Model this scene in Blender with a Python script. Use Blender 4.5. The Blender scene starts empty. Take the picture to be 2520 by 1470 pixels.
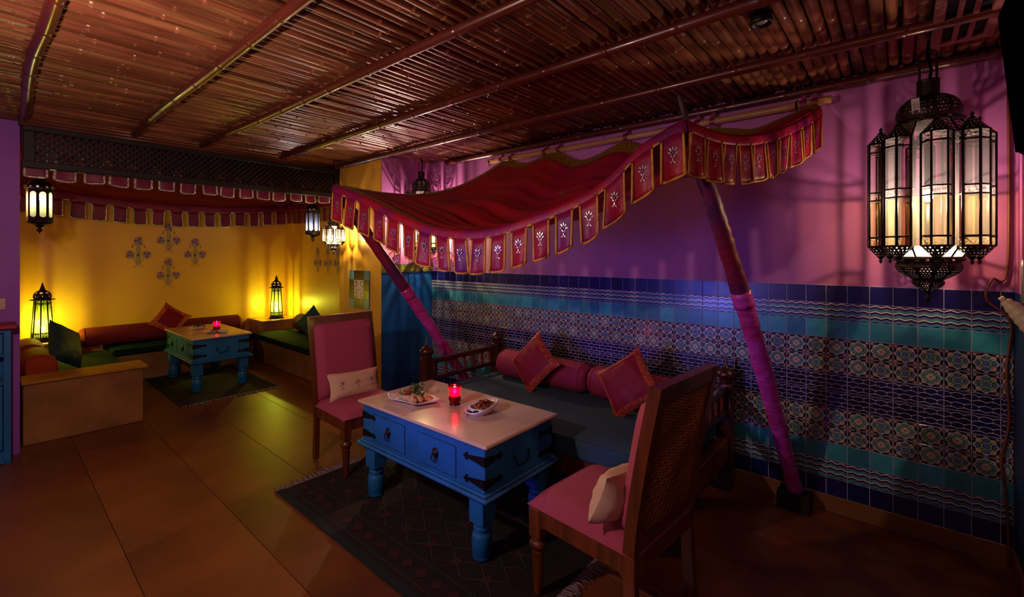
import bpy, math, random
from mathutils import Vector, Matrix, noise

R = math.radians
PI = math.pi
random.seed(11)
S = bpy.context.scene
COL = S.collection

# ------------------------------------------------------------------ camera, world, lights, exposure
cam_d = bpy.data.cameras.new('camera')
cam = bpy.data.objects.new('camera', cam_d)
COL.objects.link(cam)
cam.location = (3.947, -3.222, 1.5)
cam.rotation_euler = (R(90), 0, R(40.85))
cam_d.sensor_width = 36
cam_d.lens = 1117 / 2520 * 36
cam_d.shift_y = -(735 - 627) / 2520
cam_d.clip_start = 0.02
S.camera = cam

S.view_settings.view_transform = 'Standard'
S.view_settings.look = 'None'
S.view_settings.gamma = 1
S.view_settings.use_curve_mapping = False
S.view_settings.exposure = 0.0
S.cycles.use_denoising = True
S.cycles.max_bounces = 6
S.cycles.transparent_max_bounces = 12
S.cycles.caustics_reflective = False
S.cycles.caustics_refractive = False
S.cycles.sample_clamp_indirect = 4

W = bpy.data.worlds.new('world')
S.world = W
W.use_nodes = True
W.node_tree.nodes['Background'].inputs[0].default_value = (0.12, 0.08, 0.16, 1)
W.node_tree.nodes['Background'].inputs[1].default_value = 0.03


def spot(name, loc, target, color, power, size=60, blend=0.6, radius=0.04):
    d = bpy.data.lights.new(name, 'SPOT')
    d.energy = power
    d.color = color
    d.spot_size = R(size)
    d.spot_blend = blend
    d.shadow_soft_size = radius
    o = bpy.data.objects.new(name, d)
    o.location = loc
    o.rotation_euler = (Vector(target) - Vector(loc)).to_track_quat('-Z', 'Y').to_euler()
    COL.objects.link(o)
    return o


def area(name, loc, target, color, power, sx, sy):
    d = bpy.data.lights.new(name, 'AREA')
    d.energy = power
    d.color = color
    d.shape = 'RECTANGLE'
    d.size = sx
    d.size_y = sy
    o = bpy.data.objects.new(name, d)
    o.location = loc
    o.rotation_euler = (Vector(target) - Vector(loc)).to_track_quat('-Z', 'Y').to_euler()
    COL.objects.link(o)
    return o


# the bare lamp on a stand beside the photographer: one set of shadows on wall, table and ceiling
key_d = bpy.data.lights.new('room_lamp', 'POINT')
key_d.energy = 60
key_d.color = (1.0, 0.66, 0.56)
key_d.shadow_soft_size = 0.035
key = bpy.data.objects.new('room_lamp', key_d)
key.location = (2.05, -3.35, 1.82)
COL.objects.link(key)
# blue lamp that colours the wall under the canopy
spot('blue_lamp', (1.75, -4.3, 0.95), (2.35, 0.0, 1.12), (0.15, 0.14, 1.0), 145, 42, 1.0, 0.30)
# unseen warm fill added to lift the right floor, tiles and carved chair
area('rear_fill', (4.05, -5.3, 2.35), (3.2, -0.6, 0.5), (1.0, 0.62, 0.42), 8, 0.6, 0.6)
# violet evening light from the far end of the room
area('evening_window', (1.6, -6.4, 1.5), (1.2, -1.0, 1.3), (0.50, 0.32, 1.0), 3.5, 1.6, 1.2)


def point(name, loc, color, power, radius, parent=None):
    d = bpy.data.lights.new(name, 'POINT')
    d.energy = power
    d.color = color
    d.shadow_soft_size = radius
    o = bpy.data.objects.new(name, d)
    o.location = loc
    COL.objects.link(o)
    if parent is not None:
        o.parent = parent
    return o


# ------------------------------------------------------------------ materials
def H(h):
    h = h.lstrip('#')
    out = []
    for i in (0, 2, 4):
        c = int(h[i:i + 2], 16) / 255
        out.append(c / 12.92 if c <= 0.04045 else ((c + 0.055) / 1.055) ** 2.4)
    return tuple(out) + (1.0,)


MATS = {}


def mat(name, col, rough=0.5, metal=0.0, col2=None, scale=6.0, stretch=(1, 1, 1), contrast=(0.35, 0.65),
        bump=0.0, bscale=40.0, bstretch=(1, 1, 1), objvar=0.0, huevar=0.0, spec=0.5, sheen=0.0, coat=0.0, detail=4.0):
    m = bpy.data.materials.new(name)
    m.use_nodes = True
    nt = m.node_tree
    b = nt.nodes['Principled BSDF']
    b.inputs['Roughness'].default_value = rough
    b.inputs['Metallic'].default_value = metal
    b.inputs['Specular IOR Level'].default_value = spec
    if sheen:
        b.inputs['Sheen Weight'].default_value = sheen
        b.inputs['Sheen Roughness'].default_value = 0.4
    if coat:
        b.inputs['Coat Weight'].default_value = coat
        b.inputs['Coat Roughness'].default_value = 0.08
    c = H(col)
    b.inputs['Base Color'].default_value = c
    src = None
    tc = None
    if col2 or bump:
        tc = nt.nodes.new('ShaderNodeTexCoord')
    if col2:
        mp = nt.nodes.new('ShaderNodeMapping')
        mp.inputs['Scale'].default_value = stretch
        nt.links.new(tc.outputs['Object'], mp.inputs[0])
        n = nt.nodes.new('ShaderNodeTexNoise')
        n.inputs['Scale'].default_value = scale
        n.inputs['Detail'].default_value = detail
        nt.links.new(mp.outputs[0], n.inputs['Vector'])
        r = nt.nodes.new('ShaderNodeValToRGB')
        r.color_ramp.elements[0].position = contrast[0]
        r.color_ramp.elements[1].position = contrast[1]
        r.color_ramp.elements[0].color = c
        r.color_ramp.elements[1].color = H(col2)
        nt.links.new(n.outputs['Fac'], r.inputs[0])
        src = r.outputs[0]
    if objvar or huevar:
        oi = nt.nodes.new('ShaderNodeObjectInfo')
        hs = nt.nodes.new('ShaderNodeHueSaturation')
        mr = nt.nodes.new('ShaderNodeMapRange')
        mr.inputs['To Min'].default_value = 1 - objvar
        mr.inputs['To Max'].default_value = 1 + objvar
        nt.links.new(oi.outputs['Random'], mr.inputs['Value'])
        nt.links.new(mr.outputs[0], hs.inputs['Value'])
        if huevar:
            ml = nt.nodes.new('ShaderNodeMath')
            ml.operation = 'MULTIPLY'
            ml.inputs[1].default_value = 7.31
            fr = nt.nodes.new('ShaderNodeMath')
            fr.operation = 'FRACT'
            m2 = nt.nodes.new('ShaderNodeMapRange')
            m2.inputs['To Min'].default_value = 0.5 - huevar
            m2.inputs['To Max'].default_value = 0.5 + huevar
            nt.links.new(oi.outputs['Random'], ml.inputs[0])
            nt.links.new(ml.outputs[0], fr.inputs[0])
            nt.links.new(fr.outputs[0], m2.inputs['Value'])
            nt.links.new(m2.outputs[0], hs.inputs['Hue'])
        if src is not None:
            nt.links.new(src, hs.inputs['Color'])
        else:
            hs.inputs['Color'].default_value = c
        src = hs.outputs[0]
    if src is not None:
        nt.links.new(src, b.inputs['Base Color'])
    if bump:
        mp2 = nt.nodes.new('ShaderNodeMapping')
        mp2.inputs['Scale'].default_value = bstretch
        nt.links.new(tc.outputs['Object'], mp2.inputs[0])
        n2 = nt.nodes.new('ShaderNodeTexNoise')
        n2.inputs['Scale'].default_value = bscale
        n2.inputs['Detail'].default_value = 3
        nt.links.new(mp2.outputs[0], n2.inputs['Vector'])
        bp = nt.nodes.new('ShaderNodeBump')
        bp.inputs['Strength'].default_value = bump
        bp.inputs['Distance'].default_value = 0.01
        nt.links.new(n2.outputs['Fac'], bp.inputs['Height'])
        nt.links.new(bp.outputs[0], b.inputs['Normal'])
    MATS[name] = m
    return m


def glass(name, col, clear=0.5, trans=0.35, rough=0.1, bump=0.0):
    """thin pane: part see-through, part light-spreading, part glossy"""
    m = bpy.data.materials.new(name)
    m.use_nodes = True
    nt = m.node_tree
    nt.nodes.remove(nt.nodes['Principled BSDF'])
    out = nt.nodes['Material Output']
    tr = nt.nodes.new('ShaderNodeBsdfTransparent')
    tr.inputs[0].default_value = H(col)
    tl = nt.nodes.new('ShaderNodeBsdfTranslucent')
    tl.inputs[0].default_value = H(col)
    gl = nt.nodes.new('ShaderNodeBsdfGlossy')
    gl.inputs['Roughness'].default_value = rough
    gl.inputs['Color'].default_value = (0.9, 0.9, 0.9, 1)
    a = nt.nodes.new('ShaderNodeMixShader')
    a.inputs[0].default_value = trans / (clear + trans)
    nt.links.new(tr.outputs[0], a.inputs[1])
    nt.links.new(tl.outputs[0], a.inputs[2])
    b = nt.nodes.new('ShaderNodeMixShader')
    fr = nt.nodes.new('ShaderNodeFresnel')
    fr.inputs[0].default_value = 1.35
    nt.links.new(fr.outputs[0], b.inputs[0])
    nt.links.new(a.outputs[0], b.inputs[1])
    nt.links.new(gl.outputs[0], b.inputs[2])
    nt.links.new(b.outputs[0], out.inputs[0])
    if bump:
        tc = nt.nodes.new('ShaderNodeTexCoord')
        v = nt.nodes.new('ShaderNodeTexVoronoi')
        v.inputs['Scale'].default_value = 90
        nt.links.new(tc.outputs['Object'], v.inputs['Vector'])
        bp = nt.nodes.new('ShaderNodeBump')
        bp.inputs['Strength'].default_value = bump
        bp.inputs['Distance'].default_value = 0.01
        nt.links.new(v.outputs['Distance'], bp.inputs['Height'])
        nt.links.new(bp.outputs[0], gl.inputs['Normal'])
        nt.links.new(bp.outputs[0], tl.inputs['Normal'])
    MATS[name] = m
    return m


def emit(name, col, strength):
    m = bpy.data.materials.new(name)
    m.use_nodes = True
    nt = m.node_tree
    b = nt.nodes['Principled BSDF']
    b.inputs['Base Color'].default_value = (1, 1, 1, 1)
    b.inputs['Emission Color'].default_value = H(col)
    b.inputs['Emission Strength'].default_value = strength
    MATS[name] = m
    return m


mat('pink_paint', '#b0609c', 0.6, col2='#a05690', scale=2.2, bump=0.15, bscale=18)
mat('purple_paint', '#a054c4', 0.55, col2='#944cb8', scale=2.0, bump=0.1, bscale=18)
mat('yellow_paint', '#ecb03c', 0.42, col2='#e0a436', scale=1.6, bump=0.12, bscale=16)
mat('blue_paint', '#1c6cb4', 0.35, col2='#165a9c', scale=2.5, stretch=(1, 1, 0.3))
mat('dark_blue_paint', '#123a6c', 0.5, col2='#0e2c54', scale=2.5)
mat('plaster_dark', '#3a2a2a', 0.8)
mat('ceiling_board', '#1a0e0a', 0.9)
mat('grout', '#a8a2bc', 0.8)
mat('floor_joint', '#3c2412', 0.8)
mat('floor_stone', '#82461e', 0.42, col2='#542a12', scale=1.3, contrast=(0.3, 0.72), bump=0.06, bscale=9, objvar=0.06, detail=7)
mat('ochre_stone', '#a87840', 0.45, col2='#83552c', scale=3.5, contrast=(0.3, 0.7), bump=0.1, bscale=20, detail=7)
mat('yellow_stone', '#c08a2c', 0.4, col2='#9a6a20', scale=4)
mat('baseboard_wood', '#8a5a30', 0.5, col2='#6e4424', scale=3, stretch=(0.3, 1, 1))
mat('cane', '#945c3e', 0.32, col2='#522c1a', scale=5, stretch=(6, 0.5, 6), contrast=(0.35, 0.75), objvar=0.35, huevar=0.012, bump=0.1, bscale=30, bstretch=(3, 0.4, 3))
mat('rafter', '#5e2418', 0.3, col2='#4c1a10', scale=3, stretch=(0.6, 3, 3), coat=0.15)
mat('pale_bamboo', '#c89460', 0.4, col2='#a87444', scale=6, stretch=(0.6, 3, 3))
mat('dark_wood', '#4c2010', 0.32, col2='#32130a', scale=6, stretch=(4, 4, 0.6), coat=0.2)
mat('chair_wood', '#74381a', 0.34, col2='#502810', scale=6, stretch=(5, 5, 0.5), coat=0.15)
mat('screen_wood', '#140a09', 0.6, col2='#0e0706', scale=6)
mat('carved_wood', '#a8622c', 0.5, col2='#84481e', scale=8)
mat('recess_dark', '#1a0a10', 0.8)
mat('table_blue', '#1c6cae', 0.42, col2='#185e98', scale=5, bump=0.05, bscale=30)
mat('gap_shade', '#1a3048', 0.7)
mat('iron', '#0c0a0a', 0.5, metal=0.3)
mat('brass_dark', '#2a1c14', 0.45, metal=0.7)
mat('marble', '#d8c0a8', 0.16, col2='#c4a68c', scale=4, contrast=(0.3, 0.7), detail=8)
mat('chair_fabric', '#a84460', 0.85, bump=0.1, bscale=300)
mat('linen', '#d8b498', 0.85, bump=0.2, bscale=260)
mat('mattress_fabric', '#2c4c60', 0.9, bump=0.15, bscale=200)
mat('green_fabric', '#12302a', 0.95, spec=0.1, col2='#0e2620', scale=5, bump=0.15, bscale=200)
mat('blue_fabric', '#1c3c64', 0.85, bump=0.15, bscale=200)
mat('teal_fabric', '#123c44', 0.6, bump=0.15, bscale=120)
mat('bolster_fabric', '#8c1e3e', 0.85, bump=0.12, bscale=220)
mat('bolster_maroon', '#7a1024', 0.8, bump=0.12, bscale=220)
mat('bolster_rust', '#9c3418', 0.8, bump=0.12, bscale=220)
mat('cushion_silk', '#800c26', 0.6, spec=0.25, bump=0.06, bscale=60)
mat('cushion_brocade', '#c0582c', 0.55, spec=0.3, col2='#8c2434', scale=60, contrast=(0.4, 0.6))
mat('canopy_silk', '#a6122a', 0.45, col2='#6a1456', scale=5, contrast=(0.42, 0.72), spec=0.3, bump=0.5, bscale=22, bstretch=(1, 1, 0.7), detail=2.0)
mat('canopy_top_silk', '#b01220', 0.6, col2='#8a1030', scale=3, contrast=(0.4, 0.8), bump=0.1, bscale=10, bstretch=(0.3, 3, 1))
mat('gold_trim', '#dc9c2c', 0.55, col2='#b87c24', scale=40)
mat('gold_brocade', '#a07818', 0.5, col2='#74500f', scale=50)
mat('silver_trim', '#e4dcd4', 0.28, metal=0.3, col2='#908880', scale=60)
mat('sequin', '#c0b4a8', 0.35, metal=0.6)
mat('sequin_blue', '#5058b0', 0.25, metal=0.5)
mat('maroon_silk', '#8a1440', 0.5, col2='#701036', scale=3)
mat('maroon_cloth', '#5c1016', 0.95, spec=0.05)
mat('satin_magenta', '#d04ccc', 0.3, col2='#bc2c80', scale=5, stretch=(1, 1, 2), bump=0.8, bscale=14, bstretch=(1, 1, 3.0))
mat('sleeve_silk', '#861638', 0.45, col2='#4c1a58', scale=5, bump=0.15, bscale=12, bstretch=(2, 2, 0.4))
mat('pole_wood', '#3c2c28', 0.6)
mat('lantern_metal', '#1e1410', 0.45, metal=0.6, col2='#2c1c12', scale=20)
mat('tile_navy', '#0e1054', 0.28, objvar=0.3)
mat('tile_teal', '#3c98a8', 0.26, objvar=0.28, huevar=0.025, col2='#30849a', scale=14)
mat('tile_black', '#08081c', 0.2, objvar=0.3)
mat('tile_ground', '#0c1230', 0.14, objvar=0.2)
mat('glaze_white', '#c2b0ac', 0.25, objvar=0.12)
mat('glaze_cream', '#ecdccc', 0.25)
mat('glaze_blue', '#2c74a8', 0.2, objvar=0.2, huevar=0.02)
mat('glaze_teal', '#38989c', 0.2, objvar=0.2)
mat('glaze_grey', '#6c6c9c', 0.2)
mat('glaze_green', '#48742e', 0.2, objvar=0.2)
mat('glaze_red', '#b04c24', 0.2)
mat('glaze_orange', '#c08838', 0.2)
mat('glaze_meander', '#101450', 0.26, objvar=0.5)
mat('frieze_green', '#4c5e18', 0.5)
mat('frieze_yellow', '#b4a83c', 0.5)
mat('motif_lilac', '#9080b8', 0.6)
mat('motif_indigo', '#4c4898', 0.6)
mat('motif_grey', '#8c8c78', 0.6)
mat('motif_red', '#b83c24', 0.6)
mat('motif_green', '#5c6c3c', 0.6)
mat('black_plastic', '#010102', 1.0, spec=0.0)
mat('vent_paint', '#8a4c3c', 0.6)
mat('void_black', '#020202', 0.9)
mat('switch_plastic', '#c8b4a0', 0.4)
mat('red_paint', '#9c1c24', 0.45)
mat('porcelain', '#ece4e4', 0.12, coat=0.3)
mat('leaf_green', '#3c6c24', 0.5, objvar=0.2, col2='#284c18', scale=30)
mat('food_cream', '#dcbc90', 0.6, col2='#b88858', scale=60)
mat('food_red', '#b42c1c', 0.4)
mat('food_brown', '#b86428', 0.5, col2='#84401a', scale=50)
mat('food_sauce', '#4c1008', 0.3)
mat('wax', '#e8c0b8', 0.5)
mat('rug_ground', '#1c080a', 0.95, col2='#0e0607', scale=9, contrast=(0.4, 0.6), bump=0.2, bscale=200)
mat('rug_border', '#101c22', 0.95, bump=0.2, bscale=200)
mat('rug_line', '#303430', 0.95)
mat('rug_red', '#340e10', 0.95)
mat('fringe_wool', '#8c7880', 0.95)
mat('paper', '#d4ccc0', 0.7)
mat('ink', '#202028', 0.7)
mat('cord_brown', '#6c3420', 0.5)
mat('cream_plastic', '#dcd0a8', 0.4)
mat('glass_rod', '#8c9c84', 0.2)
mat('paper_blue', '#5870a0', 0.7)
glass('pane_clear', '#f8f0ee', 0.90, 0.06)
glass('pane_amber', '#f4e6b6', 0.84, 0.10)
glass('pane_pattern', '#f0e0d8', 0.68, 0.14, 0.2, 0.6)
glass('pane_amber_pattern', '#f4dca0', 0.65, 0.16, 0.2, 0.6)
glass('pane_skirt', '#f8ecd0', 0.4, 0.4, 0.2, 0.3)
glass('pane_green', '#b4d848', 0.80, 0.10, 0.15)
glass('pane_frost', '#e8f0b8', 0.6, 0.07, 0.2)
glass('pane_blue', '#b8c8f8', 0.6, 0.07, 0.2)
glass('glass_ruby', '#f02870', 0.6, 0.35, 0.05)
emit('bulb_warm', '#ffe8c0', 60)
emit('bulb_white', '#fff4f0', 60)
emit('flame', '#ffc8b0', 120)
M = MATS


# ------------------------------------------------------------------ mesh builder
class MB:
    def __init__(s):
        s.v, s.f, s.mi, s.sm = [], [], [], []

    def add(s, vs, fs, m=0, smooth=False, T=None):
        o = len(s.v)
        for p in vs:
            p = Vector(p)
            if T is not None:
                p = T @ p
            s.v.append(p)
        for f in fs:
            s.f.append([o + i for i in f])
            s.mi.append(m)
            s.sm.append(smooth)
        return s

    def box(s, c, d, m=0, T=None):
        x, y, z = d[0] / 2, d[1] / 2, d[2] / 2
        vs = [(c[0] + a * x, c[1] + b * y, c[2] + e * z) for a in (-1, 1) for b in (-1, 1) for e in (-1, 1)]
        return s.add(vs, [(0, 1, 3, 2), (4, 6, 7, 5), (0, 4, 5, 1), (2, 3, 7, 6), (0, 2, 6, 4), (1, 5, 7, 3)], m, False, T)

    def rbox(s, c, d, r=0.004, m=0, T=None):
        h = [d[0] / 2, d[1] / 2, d[2] / 2]
        r = min(r, min(h) * 0.9)
        vs, idx = [], {}
        for a in (-1, 1):
            for b in (-1, 1):
                for e in (-1, 1):
                    for k in range(3):
                        p = [a * h[0], b * h[1], e * h[2]]
                        for q in range(3):
                            if q != k:
                                p[q] -= (a, b, e)[q] * r
                        idx[(a, b, e, k)] = len(vs)
                        vs.append((p[0] + c[0], p[1] + c[1], p[2] + c[2]))
        fs = []
        sg = ((-1, -1), (1, -1), (1, 1), (-1, 1))
        for k in range(3):
            for w in (-1, 1):
                q = []
                for (u, v) in sg:
                    t = [0, 0, 0]
                    t[k] = w
                    t[(k + 1) % 3] = u
                    t[(k + 2) % 3] = v
                    q.append(idx[(t[0], t[1], t[2], k)])
                fs.append(q if w > 0 else q[::-1])
        for k in range(3):
            k1, k2 = (k + 1) % 3, (k + 2) % 3
            for u in (-1, 1):
                for v in (-1, 1):
                    t = [0, 0, 0]
                    t[k1], t[k2] = u, v
                    t[k] = -1
                    lo = tuple(t)
                    t[k] = 1
                    hi = tuple(t)
                    fs.append([idx[lo + (k1,)], idx[hi + (k1,)], idx[hi + (k2,)], idx[lo + (k2,)]])
        for a in (-1, 1):
            for b in (-1, 1):
                for e in (-1, 1):
                    fs.append([idx[(a, b, e, 0)], idx[(a, b, e, 1)], idx[(a, b, e, 2)]])
        return s.add(vs, fs, m, False, T)

    def tube(s, pts, rad, n=8, m=0, caps=True, smooth=True, T=None):
        pts = [Vector(p) for p in pts]
        if not isinstance(rad, (list, tuple)):
            rad = [rad] * len(pts)
        vs, fs = [], []
        nrm = None
        for i, p in enumerate(pts):
            a = pts[max(0, i - 1)]
            b = pts[min(len(pts) - 1, i + 1)]
            t = (b - a).normalized()
            if nrm is None:
                nrm = t.orthogonal().normalized()
            else:
                nrm = (nrm - t * nrm.dot(t)).normalized()
            bn = t.cross(nrm)
            for k in range(n):
                an = 2 * PI * k / n
                vs.append(p + (nrm * math.cos(an) + bn * math.sin(an)) * rad[i])
        for i in range(len(pts) - 1):
            for k in range(n):
                k2 = (k + 1) % n
                fs.append((i * n + k, i * n + k2, (i + 1) * n + k2, (i + 1) * n + k))
        s.add(vs, fs, m, smooth, T)
        if caps:
            o = len(s.v) - len(vs)
            s.f.append([o + k for k in range(n)][::-1]); s.mi.append(m); s.sm.append(False)
            o2 = o + (len(pts) - 1) * n
            s.f.append([o2 + k for k in range(n)]); s.mi.append(m); s.sm.append(False)
        return s

    def lathe(s, prof, n=16, c=(0, 0, 0), m=0, smooth=True, skip=None, T=None, phase=0.0):
        vs, fs = [], []
        for (r, z) in prof:
            for k in range(n):
                an = 2 * PI * (k + phase) / n
                vs.append((c[0] + r * math.cos(an), c[1] + r * math.sin(an), c[2] + z))
        for i in range(len(prof) - 1):
            for k in range(n):
                if skip and skip(k, i):
                    continue
                k2 = (k + 1) % n
                a, b, d, e = i * n + k, i * n + k2, (i + 1) * n + k2, (i + 1) * n + k
                if prof[i][0] < 1e-5:
                    fs.append((a, d, e))
                elif prof[i + 1][0] < 1e-5:
                    fs.append((a, b, d))
                else:
                    fs.append((a, b, d, e))
        return s.add(vs, fs, m, smooth, T)

    def prism(s, poly, h, m=0, T=None, smooth=False):
        n = len(poly)
        vs = [(x, y, 0) for x, y in poly] + [(x, y, h) for x, y in poly]
        fs = [tuple(range(n))[::-1], tuple(range(n, 2 * n))]
        s.add(vs, fs, m, False, T)
        o = len(s.v) - 2 * n
        for k in range(n):
            k2 = (k + 1) % n
            s.f.append([o + k, o + k2, o + n + k2, o + n + k]); s.mi.append(m); s.sm.append(smooth)
        return s

    def sheet(s, fn, nu, nv, m=0, smooth=True, T=None):
        vs = [fn(i / nu, j / nv) for j in range(nv + 1) for i in range(nu + 1)]
        fs = []
        for j in range(nv):
            for i in range(nu):
                a = j * (nu + 1) + i
                fs.append((a, a + 1, a + nu + 2, a + nu + 1))
        return s.add(vs, fs, m, smooth, T)

    def ball(s, c, r, n=10, k=6, m=0, T=None):
        if not isinstance(r, (list, tuple)):
            r = (r, r, r)
        prof = [(max(1e-6, math.sin(PI * i / k)), -math.cos(PI * i / k)) for i in range(k + 1)]
        vs, fs = [], []
        q = MB().lathe(prof, n)
        vs = [(c[0] + p.x * r[0], c[1] + p.y * r[1], c[2] + p.z * r[2]) for p in q.v]
        return s.add(vs, q.f, m, True, T)

    def poly(s, pts, m=0, T=None):
        return s.add(pts, [tuple(range(len(pts)))], m, False, T)

    def mesh(s, name, mats):
        me = bpy.data.meshes.new(name)
        me.from_pydata([tuple(p) for p in s.v], [], s.f)
        for mm in mats:
            me.materials.append(M[mm] if isinstance(mm, str) else mm)
        me.polygons.foreach_set('material_index', s.mi)
        me.polygons.foreach_set('use_smooth', s.sm)
        me.update()
        return me

    def build(s, name, mats, parent=None, loc=(0, 0, 0), rot=(0, 0, 0)):
        if isinstance(mats, str):
            mats = [mats]
        return link(name, s.mesh(name, mats), parent, loc, rot)


def link(name, me, parent=None, loc=(0, 0, 0), rot=(0, 0, 0)):
    o = bpy.data.objects.new(name, me)
    o.location = loc
    o.rotation_euler = rot
    COL.objects.link(o)
    if parent is not None:
        o.parent = parent
    return o


def tag(o, label, cat, group=None):
    o['label'] = label
    o['category'] = cat
    if group:
        o['group'] = group
    return o


def thing(name, label, cat, loc=(0, 0, 0), rz=0.0, group=None):
    o = bpy.data.objects.new(name, None)
    o.empty_display_size = 0.1
    o.location = loc
    o.rotation_euler = (0, 0, rz)
    COL.objects.link(o)
    return tag(o, label, cat, group)


def struct(o):
    o['kind'] = 'structure'
    return o


def copy_tree(o, parent=None):
    c = o.copy()
    COL.objects.link(c)
    if parent is not None:
        c.parent = parent
    for ch in list(o.children):
        copy_tree(ch, c)
    return c


def solid(o, t, off=0.0):
    md = o.modifiers.new('thick', 'SOLIDIFY')
    md.thickness = t
    md.offset = off
    return o


def smooth(o, lv=1):
    md = o.modifiers.new('sub', 'SUBSURF')
    md.levels = lv
    md.render_levels = lv
    return o


def TM(loc=(0, 0, 0), rx=0, ry=0, rz=0, sc=(1, 1, 1)):
    return Matrix.Translation(loc) @ Matrix.Rotation(rz, 4, 'Z') @ Matrix.Rotation(ry, 4, 'Y') @ Matrix.Rotation(rx, 4, 'X') @ Matrix.Diagonal((*sc, 1))


def lerp(pts, t):
    """piecewise-linear with smooth interpolation of (t, value) pairs"""
    if t <= pts[0][0]:
        return pts[0][1]
    for i in range(len(pts) - 1):
        if t <= pts[i + 1][0]:
            a, b = pts[i], pts[i + 1]
            p0 = pts[max(0, i - 1)]
            p3 = pts[min(len(pts) - 1, i + 2)]
            h = b[0] - a[0]
            u = (t - a[0]) / h
            ma = (b[1] - p0[1]) / max(1e-6, b[0] - p0[0]) * h
            mb = (p3[1] - a[1]) / max(1e-6, p3[0] - a[0]) * h
            u2, u3 = u * u, u * u * u
            return (2 * u3 - 3 * u2 + 1) * a[1] + (u3 - 2 * u2 + u) * ma + (-2 * u3 + 3 * u2) * b[1] + (u3 - u2) * mb
    return pts[-1][1]
# ------------------------------------------------------------------ room shell
fl = struct(MB().box((1.0, -3.2, -0.06), (10.6, 7.2, 0.10)).build('floor', 'floor_joint'))
# stone floor strips with fine joints running the length of the room
ys = [0.1, -0.36, -0.84, -1.32, -1.81, -2.29, -2.77, -3.25, -3.75, -4.3, -4.9, -5.6, -6.7]
for i in range(len(ys) - 1):
    xs = [-4.2, 6.2]
    for j in range(1):
        y0, y1, x0, x1 = ys[i + 1], ys[i], xs[j], xs[j + 1]
        MB().rbox((0, 0, 0), (x1 - x0 - 0.004, y1 - y0 - 0.003, 0.01), 0.0008).build('floor_slab', 'floor_stone', fl, ((x0 + x1) / 2, (y0 + y1) / 2, -0.005))

wb = struct(MB().box((2.17, 0.09, 1.26), (4.36, 0.18, 2.6)).box((2.17, -0.0048, 0.712), (4.34, 0.0096, 1.224), 1).build('wall_back', ['pink_paint', 'grout']))
pil = struct(MB().box((-0.4065, -0.236, 1.26), (0.813, 0.832, 2.6)).build('wall_pillar', 'yellow_paint'))
MB().box((0.003, -0.325, 0.66), (0.006, 0.652, 1.32)).build('blue_panel', 'blue_paint', pil)
MB().box((0.003, -0.325, 1.96), (0.006, 0.652, 1.12)).build('pink_panel', 'pink_paint', pil)
fz = MB()
fz.box((0.005, -0.325, 1.36), (0.010, 0.652, 0.082))
for k in range(9):
    yc = -0.625 + k * 0.073
    if k % 4 == 1:
        # painted little tree rising above the border
        for r_ in range(6):
            w = 0.030 * (1 - r_ / 6.5)
            for q in range(-2, 3):
                yy, zz = yc + q * w / 2.2, 1.335 + r_ * 0.014
                fz.poly([(0.0112, yy - 0.004, zz), (0.0112, yy + 0.004, zz), (0.0112, yy + 0.002, zz + 0.009), (0.0112, yy - 0.002, zz + 0.009)], 1 + (q + r_) % 2)
        fz.poly([(0.0106, yc - 0.032, 1.322), (0.0106, yc + 0.032, 1.322), (0.0106, yc + 0.006, 1.425), (0.0106, yc - 0.006, 1.425)], 0)
    else:
        for (sc, mi, off) in ((1.0, 1, 0.0104), (0.78, 0, 0.0107), (0.35, 1, 0.0110)):
            pts = []
            for a in range(20):
                an = 2 * PI * a / 20
                rr = 0.027 * sc
                pts.append((off, yc + rr * math.cos(an) * (1.1 - 0.25 * math.sin(an)), 1.352 + (0.030 * sc) * math.sin(an) + (0.014 * sc if abs(an - PI / 2) < 0.2 else 0)))
            fz.poly(pts, mi)
fz.build('painted_border', ['frieze_green', 'frieze_yellow'], pil)
MB().box((0.008, -0.325, 1.315), (0.008, 0.652, 0.012)).build('border_line', 'dark_blue_paint', pil)

wa = struct(MB().box((-3.75, -1.6, 1.28), (0.2, 3.4, 2.64)).build('wall_alcove_back', 'yellow_paint'))
war = struct(MB().box((-2.24, 0.0, 1.28), (2.84, 0.16, 2.64)).build('wall_alcove_right', 'yellow_paint'))
wal = struct(MB().box((-2.43, -3.17, 1.28), (2.44, 0.14, 2.64)).build('wall_alcove_left', 'yellow_paint'))
wl = struct(MB().box((-1.16, -4.88, 1.26), (0.12, 3.64, 2.6)).build('wall_left', 'purple_paint'))
wr = struct(MB().box((4.42, -3.2, 0.66), (0.15, 6.5, 1.32)).box((4.42, -3.2, 1.95), (0.15, 6.5, 1.26), 1).build('wall_right', ['dark_blue_paint', 'pink_paint']))
wf = struct(MB().box((1.6, -6.62, 1.26), (6.0, 0.14, 2.6)).build('wall_front', 'purple_paint'))
ac = struct(MB().box((-2.41, -1.6, 2.60), (2.58, 3.2, 0.06)).build('ceiling_alcove', 'plaster_dark'))
bb = struct(MB().rbox((2.17, -0.008, 0.05), (4.33, 0.016, 0.10), 0.004).build('baseboard_back', 'baseboard_wood'))
struct(MB().rbox((4.338, -3.2, 0.05), (0.014, 6.4, 0.10), 0.004).build('baseboard_right', 'baseboard_wood'))

# ------------------------------------------------------------------ ceiling of bamboo canes
ce = struct(MB().box((1.62, -3.2, 2.575), (5.5, 6.7, 0.04)).build('ceiling', 'ceiling_board'))


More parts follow.
